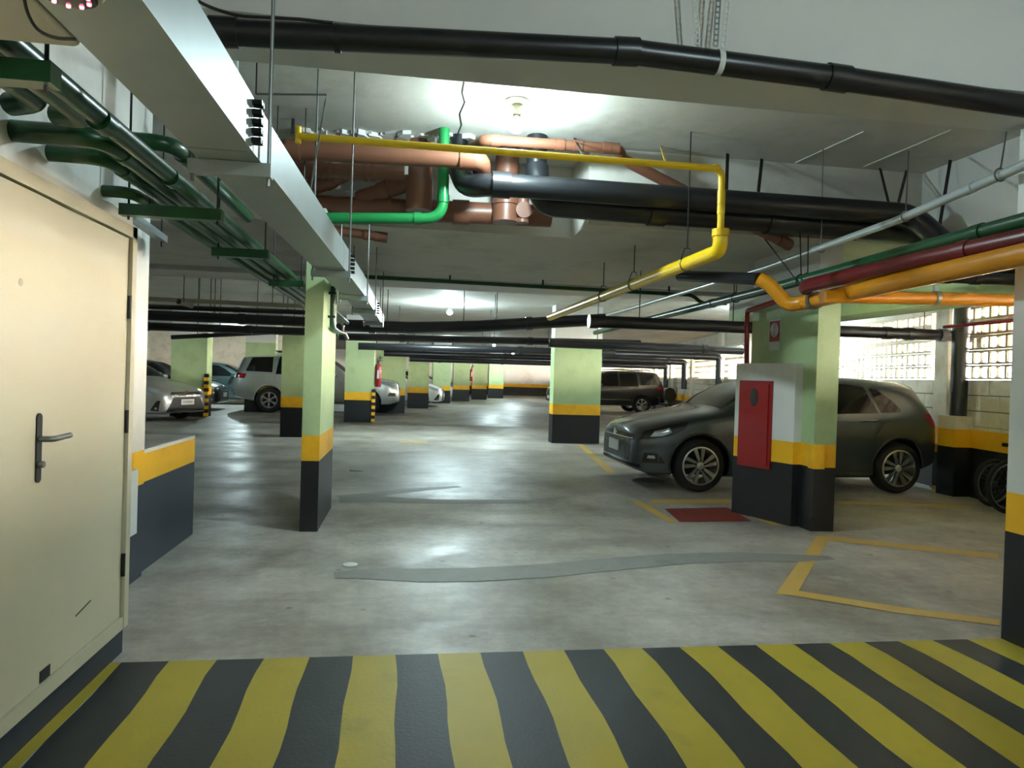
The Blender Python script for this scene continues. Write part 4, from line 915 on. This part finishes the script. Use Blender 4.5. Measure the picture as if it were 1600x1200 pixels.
def suv_car(name, label, m, front=True):
    c = empty(name); su.body(c, m, 60)
    su.side('side_window', M_glass, [(1.85, 1.13), (2.15, 1.45), (2.4, 1.64), (2.75, 1.68), (2.75, 1.14)], c); su.side('side_window', M_glass, [(2.83, 1.14), (2.83, 1.68), (3.55, 1.68), (3.62, 1.15)], c)
    su.side('quarter_window', M_glass, [(3.72, 1.20), (3.72, 1.66), (4.32, 1.63), (4.48, 1.22)], c)
    su.topglass('windscreen', M_glass, 1.5, 2.15, c, 0.5); su.topglass('rear_window', M_glass, 4.58, 4.74, c, 0.5)
    su.side('headlight', M_lamp, [(.06, .86), (.10, .98), (.35, 1.03), (.55, 1.02), (.4, .92), (.2, .86)], c); su.side('tail_light', M_tail, [(4.50, 1.0), (4.45, 1.14), (4.74, 1.16), (4.80, 1.02)], c)
    su.end('upper_grille', M_blackplast, [(-.42, .90), (.42, .90), (.46, 1.0), (-.46, 1.0)], c, 0.01); su.end('lower_grille', M_blackplast, [(-.36, .66), (.36, .66), (.44, .85), (-.44, .85)], c, 0.01)
    su.end('bumper_intake', M_blackplast, [(-.5, .44), (.5, .44), (.5, .52), (-.5, .52)], c, 0.01)
    su.side('fog_lamp', M_blackplast, [(.10, .58), (.12, .68), (.30, .68), (.34, .58)], c)
    x0 = su.D(.01, .58) - 0.016; B('number_plate', M_plate, x0, x0 + 0.01, -.2, .2, .52, .65, c)
    for yy in (-.66, .66): MB().tube([(2.5, yy, 1.80), (2.6, yy, 1.84), (4.1, yy, 1.84), (4.2, yy, 1.80)], 0.018, 8, True, 0.05).build('roof_rail', M_blackplast, c)
    su.seam([(1.75, .40), (1.72, .9), (1.82, 1.1)], c); su.seam([(2.79, .36), (2.79, 1.12)], c); su.seam([(3.4, .60), (3.62, .95), (3.66, 1.12)], c); su.side('door_moulding', M_chrome, [(1.8, .56), (1.8, .575), (3.3, .575), (3.3, .56)], c, 0.006)
    arches(su, c, m)
    for a in su.ax:
        for sg_ in (-1, 1): su.wheel(a, sg_, c, ty2, ri2, sp2)
    for yy in (1,): 
        for sg_ in (-1, 1):
            y = sg_ * su.W(1.95, 1.12); MB().tube([(1.95, y, 1.14), (1.95, y + sg_ * .10, 1.18), (1.95, y + sg_ * .26, 1.18)], [0.03, 0.08, 0.06], 10).build('wing_mirror', m, c)
    return tag(c, label, 'car')
c2 = suv_car('offroad_car', 'silver off-roader parked behind the slim column and the extinguisher column', M_silver)
g = pz(419, 645); c2.location = (g.x + 3.80, g.y + 0.95, 0); c2.rotation_euler = (0, 0, PI)

# ---- sedans
se = Car(4.42, [(0, .58), (.03, .70), (.15, .78), (.5, .90), (1.0, .98), (1.25, 1.03), (1.6, 1.24), (2.0, 1.42), (2.4, 1.475), (2.9, 1.46), (3.3, 1.38), (3.8, 1.13), (4.1, 1.08), (4.32, 1.02), (4.39, .85), (4.42, .6)],
         [(0, .27), (.06, .22), (.3, .19), (3.6, .2), (4.1, .28), (4.42, .42)], [(0, .46), (.12, .62), (.5, .76), (1.1, .88), (2.2, .95), (3.4, .98), (4.1, .97), (4.42, .56)],
         [(0, .50), (.04, .62), (.15, .73), (.4, .80), (1.0, .85), (2.2, .865), (3.4, .855), (4.0, .80), (4.3, .72), (4.42, .6)], 0.72, (0.86, 3.41), 0.305, 0.195)
ty3, ri3, sp3 = wheelset(0.305, 0.195, 0.21, 8, 0.0, False)
def sedan(name, label, m, txt=None):
    c = empty(name); se.body(c, m, 60)
    se.side('side_window', M_glass, [(1.55, 1.0), (1.9, 1.24), (2.15, 1.36), (2.4, 1.38), (2.4, 1.0)], c); se.side('side_window', M_glass, [(2.47, 1.0), (2.47, 1.38), (2.9, 1.36), (3.25, 1.24), (3.4, 1.05)], c)
    se.topglass('windscreen', M_glass, 1.28, 1.95, c, 0.45); se.topglass('rear_window', M_glass, 3.25, 3.75, c, 0.45)
    se.side('headlight', M_lamp, [(.12, .64), (.14, .73), (.45, .82), (.62, .84), (.45, .72), (.25, .65)], c); se.end('grille', M_blackplast, [(-.5, .64), (.5, .64), (.45, .70), (-.45, .70)], c, 0.008)
    se.end('lower_grille', M_blackplast, [(-.60, .25), (.60, .25), (.42, .58), (-.42, .58)], c, 0.010); se.end('chrome_strip', M_chrome, [(-.46, .60), (.46, .60), (.44, .63), (-.44, .63)], c, 0.014)
    se.end('bumper_lip', M_chrome, [(-.62, .225), (.62, .225), (.62, .25), (-.62, .25)], c, 0.02)
    se.side('fog_recess', M_blackplast, [(.14, .26), (.10, .50), (.16, .50), (.32, .28)], c); se.side('fog_lens', M_lamp, [(.16, .30), (.16, .35), (.21, .35), (.22, .30)], c, 0.008)
    MB().lathe([(0, -0.012), (0.055, -0.012), (0.06, 0), (0.0, 0)], (se.D(.01, .69) - 0.004, 0, .675), 'x', 20).build('emblem', M_chrome, c)
    x0 = se.D(.01, .47) - 0.024; pl = B('number_plate', M_plate, x0, x0 + 0.012, -.2, .2, .40, .53, c)
    if txt: plate_text(pl, txt, (x0 - 0.001, 0, .465), (PI / 2, 0, -PI / 2))
    se.seam([(1.4, .3), (1.36, .7), (1.5, 1.0)], c); se.seam([(2.43, .26), (2.43, 1.0)], c); se.side('door_moulding', M_chrome, [(1.5, .50), (1.5, .52), (3.0, .53), (3.0, .51)], c, 0.006)
    for dd in (2.15, 3.0):
        for sg_ in (-1, 1):
            y = sg_ * (se.W(dd, .88) + 0.01); MB().tube([(dd, y, .87), (dd + .2, y, .88)], 0.014, 8).build('door_handle', M_chrome, c)
    for sg_ in (-1, 1):
        y = sg_ * se.W(1.6, 1.0); MB().tube([(1.6, y, 1.0), (1.6, y + sg_ * .1, 1.04), (1.6, y + sg_ * .22, 1.03)], [0.03, 0.07, 0.05], 10).build('wing_mirror', m, c)
    arches(se, c, m)
    for a in se.ax:
        for sg_ in (-1, 1): se.wheel(a, sg_, c, ty3, ri3, sp3)
    return tag(c, label, 'car')
c3 = sedan('sedan_car', 'silver sedan nosing out from the left behind the low white-topped wall', paint('steel_silver_paint', (168, 168, 166), 0.6), 'GWE4I03')
g = py(292, 640, 17.3); c3.rotation_euler = (0, 0, PI + math.radians(-26)); c3.location = (g.x, 17.3, 0)
c4 = sedan('sedan_car', 'dark teal sedan parked beyond the wide green column', paint('teal_car_paint', (70, 92, 92), 0.5))
g = py(366, 620, 25.6); c4.location = (g.x + 1.55, 25.6 + .85, 0); c4.rotation_euler = (0, 0, PI)
c5 = copytree(c4); g = py(342, 640, 22.0); c5.location = (g.x, 22.6, 0); tag(c5, 'black sedan mostly hidden by the wide green column', 'car'); 
M_bk = paint('black_car_paint', (9, 9, 10), 0.0)
for ch in c5.children:
    if ch.name.startswith('car_body') or ch.name.startswith('wing_mirror') or ch.name.startswith('wheel_arch'):
        ch.data = ch.data.copy(); ch.data.materials[0] = M_bk
c5.rotation_euler = (0, 0, PI)
# ---- black off-roader, and two pale cars far down the left row
c6 = suv_car('offroad_car', 'black off-roader parked beyond the lone green column', M_bk)
g = pz(1003, 646.5); c6.scale = (0.93, 0.96, 0.92); c6.location = (g.x - 3.80 * 0.93, g.y + 0.9, 0)
c7 = sedan('sedan_car', 'pale silver car nosing out beyond the first far columns', M_suw); g = py(694, 628, 27.5); c7.location = (g.x, 28.2, 0); c7.rotation_euler = (0, 0, PI - 0.12)
c8 = copytree(c7); g = py(719, 620, 34.0); c8.location = (g.x, 34.9, 0); tag(c8, 'white car farthest down the left row of columns', 'car')

# ================================================================ SMALL THINGS
# fire extinguishers
def ext(x, y, z, label, s_=1.0):
    e_ = empty('fire_extinguisher', (x, y, z)); e_.scale = (s_, s_, s_)
    MB().lathe([(0, 0), (0.07, 0), (0.08, 0.015), (0.08, 0.46), (0.07, 0.52), (0.03, 0.56), (0, 0.56)], (0, 0, 0), 'z', 24).build('cylinder', M_red, e_)
    MB().tube([(0, 0, 0.56), (0, 0, 0.62)], 0.02, 10).build('valve', M_dsteel, e_)
    MB().beam((-0.02, 0, 0.62), (0.1, 0, 0.70), 0.02, 0.012).beam((-0.02, 0, 0.61), (0.1, 0, 0.63), 0.02, 0.012).build('handle', M_dsteel, e_)
    MB().tube([(0.02, -0.02, 0.60), (0.06, -0.05, 0.75), (-0.02, -0.09, 0.66), (-0.03, -0.085, 0.2)], 0.012, 8, True, 0.06).build('hose', M_blackplast, e_)
    B('paper_label', M_plate, -0.03, 0.03, -0.082, -0.078, 0.2, 0.4, e_)
    return tag(e_, label, 'fire extinguisher')
x_, y_ = corner(cD); ext(x_ + 0.10, y_ + 0.12, 0.92, 'red fire extinguisher hung on the corner of a green column', 1.08)
sgx = MB().box(x_, x_ + 0.008, y_ + 0.03, y_ + 0.28, 1.78, 2.03).build('extinguisher_sign', M_ochre); tag(sgx, 'small orange sign above the red fire extinguisher', 'sign')
x2_, y2_ = corner(FC[2]); ext(x2_ + 0.09, y2_ + 0.15, 1.0, 'distant fire extinguisher on a far column edge', 1.1)
# office chair
def office_chair(x, y, rz):
    c = empty('office_chair', (x, y, 0), rz)
    mb = MB()
    for k in range(5):
        a = 2 * PI * k / 5; mb.beam((0, 0, 0.10), (0.30 * math.cos(a), 0.30 * math.sin(a), 0.075), 0.05, 0.03)
    mb.build('star_base', M_blackplast, c)
    for k in range(5):
        a = 2 * PI * k / 5; p = V((0.30 * math.cos(a), 0.30 * math.sin(a), 0.03)); MB().lathe([(0, -0.02), (0.03, -0.02), (0.03, 0.02), (0, 0.02)], p, 'y', 14).build('caster', M_blackplast, c)
    MB().tube([(0, 0, 0.1), (0, 0, 0.42)], 0.03, 12).build('gas_post', M_dsteel, c)
    MB().lathe([(0, 0.42), (0.22, 0.42), (0.25, 0.45), (0.24, 0.49), (0, 0.50)], (0, 0, 0), 'z', 24).build('seat', M_blackplast, c)
    pr = [(0.24 * math.cos(a), 0.26 * math.sin(a)) for a in [2 * PI * i / 24 for i in range(24)]]
    MB().extrude([(u, 0.20, 0.80 + v) for u, v in pr], (0, 0.07, 0)).build('backrest', M_blackplast, c)
    MB().beam((0, 0.15, 0.44), (0, 0.26, 0.70), 0.06, 0.02).build('back_bar', M_dsteel, c)
    for s_ in (-1, 1): MB().tube([(s_ * 0.24, 0.05, 0.46), (s_ * 0.31, 0.05, 0.50), (s_ * 0.31, 0.05, 0.68), (s_ * 0.31, -0.12, 0.69)], 0.018, 8, True, 0.04).build('armrest', M_blackplast, c)
    for s_ in (-1, 1): MB().tube([(s_ * 0.25, 0.24, 0.6), (s_ * 0.29, 0.25, 1.05)], 0.012, 8).build('side_post', M_dsteel, c)
    return tag(c, 'black office chair with a rounded back near the block wall', 'chair')
g = pz(1046, 651); office_chair(g.x - 0.15, g.y, PI + 0.2)
# bicycles
def bicycle(x, y, rz, R, label):
    c = empty('bicycle', (x, y, 0), rz); wb = R * 2.9
    for xx in (0.0, wb):
        t_ = MB().lathe([(R - 0.045 + 0.0225 * math.cos(a) + 0.0225, 0.02 * math.sin(a)) for a in [2 * PI * i / 10 for i in range(11)]], (xx, 0, R), 'y', 40).build('tyre', M_rubber, c)
        MB().lathe([(R - 0.05, -0.012), (R - 0.045, 0.012), (R - 0.06, 0.012), (R - 0.06, -0.012), (R - 0.05, -0.012)], (xx, 0, R), 'y', 40).build('wheel_rim', M_alloy, t_)
        sp_ = MB()
        for k in range(20):
            a = 2 * PI * k / 20; sp_.tube([(xx, 0.02 * (-1) ** k, R), (xx + (R - 0.055) * math.cos(a), 0, R + (R - 0.055) * math.sin(a))], 0.0016, 4, False)
        sp_.tube([(xx, -0.04, R), (xx, 0.04, R)], 0.016, 10).build('spokes', M_steel, t_)
    h = R * 2.1; f = MB(); bb = (wb * 0.42, 0, R * 0.95); st = (wb * 0.32, 0, h); hd_ = (wb * 0.86, 0, h + 0.03)
    for a, b in ((bb, st), (st, hd_), (bb, (wb * 0.87, 0, h - 0.08)), ((0, 0.04, R), bb), ((0, -0.04, R), bb), ((0, 0.04, R), st), ((0, -0.04, R), st)): f.tube([a, b], 0.014, 8)
    f.build('frame', M_blackplast, c)
    MB().tube([hd_, (wb * 0.9, 0.045, R * 1.55), (wb, 0.045, R)], 0.012, 8).tube([hd_, (wb * 0.9, -0.045, R * 1.55), (wb, -0.045, R)], 0.012, 8).build('fork', M_blackplast, c)
    MB().tube([(wb * 0.84, 0, h + 0.1), hd_], 0.014, 8).tube([(wb * 0.80, -0.26, h + 0.12), (wb * 0.84, -0.1, h + 0.1), (wb * 0.84, 0.1, h + 0.1), (wb * 0.80, 0.26, h + 0.12)], 0.011, 8).build('handlebar', M_dsteel, c)
    MB().tube([st, (wb * 0.30, 0, h + 0.12)], 0.012, 8).box(wb * 0.30 - 0.1, wb * 0.30 + 0.12, -0.05, 0.05, h + 0.11, h + 0.15).build('saddle', M_blackplast, c)
    MB().lathe([(0, -0.03), (0.06, -0.03), (0.06, -0.024), (0, -0.024)], bb, 'y', 18).beam((bb[0], -0.04, bb[2]), (bb[0] + 0.12, -0.05, bb[2] - 0.1), 0.015, 0.02).build('crank', M_dsteel, c)
    return tag(c, label, 'bicycle')
g = pz(1552, 792); bicycle(g.x, g.y, 0.05, 0.27, 'bicycle with a bright grey rim parked by the black painted wall base')
g = pz(1576, 803); bicycle(g.x, g.y, 0.0, 0.29, 'dark bicycle parked between the other bicycle and the pale column')
bpy.context.view_layer.update()
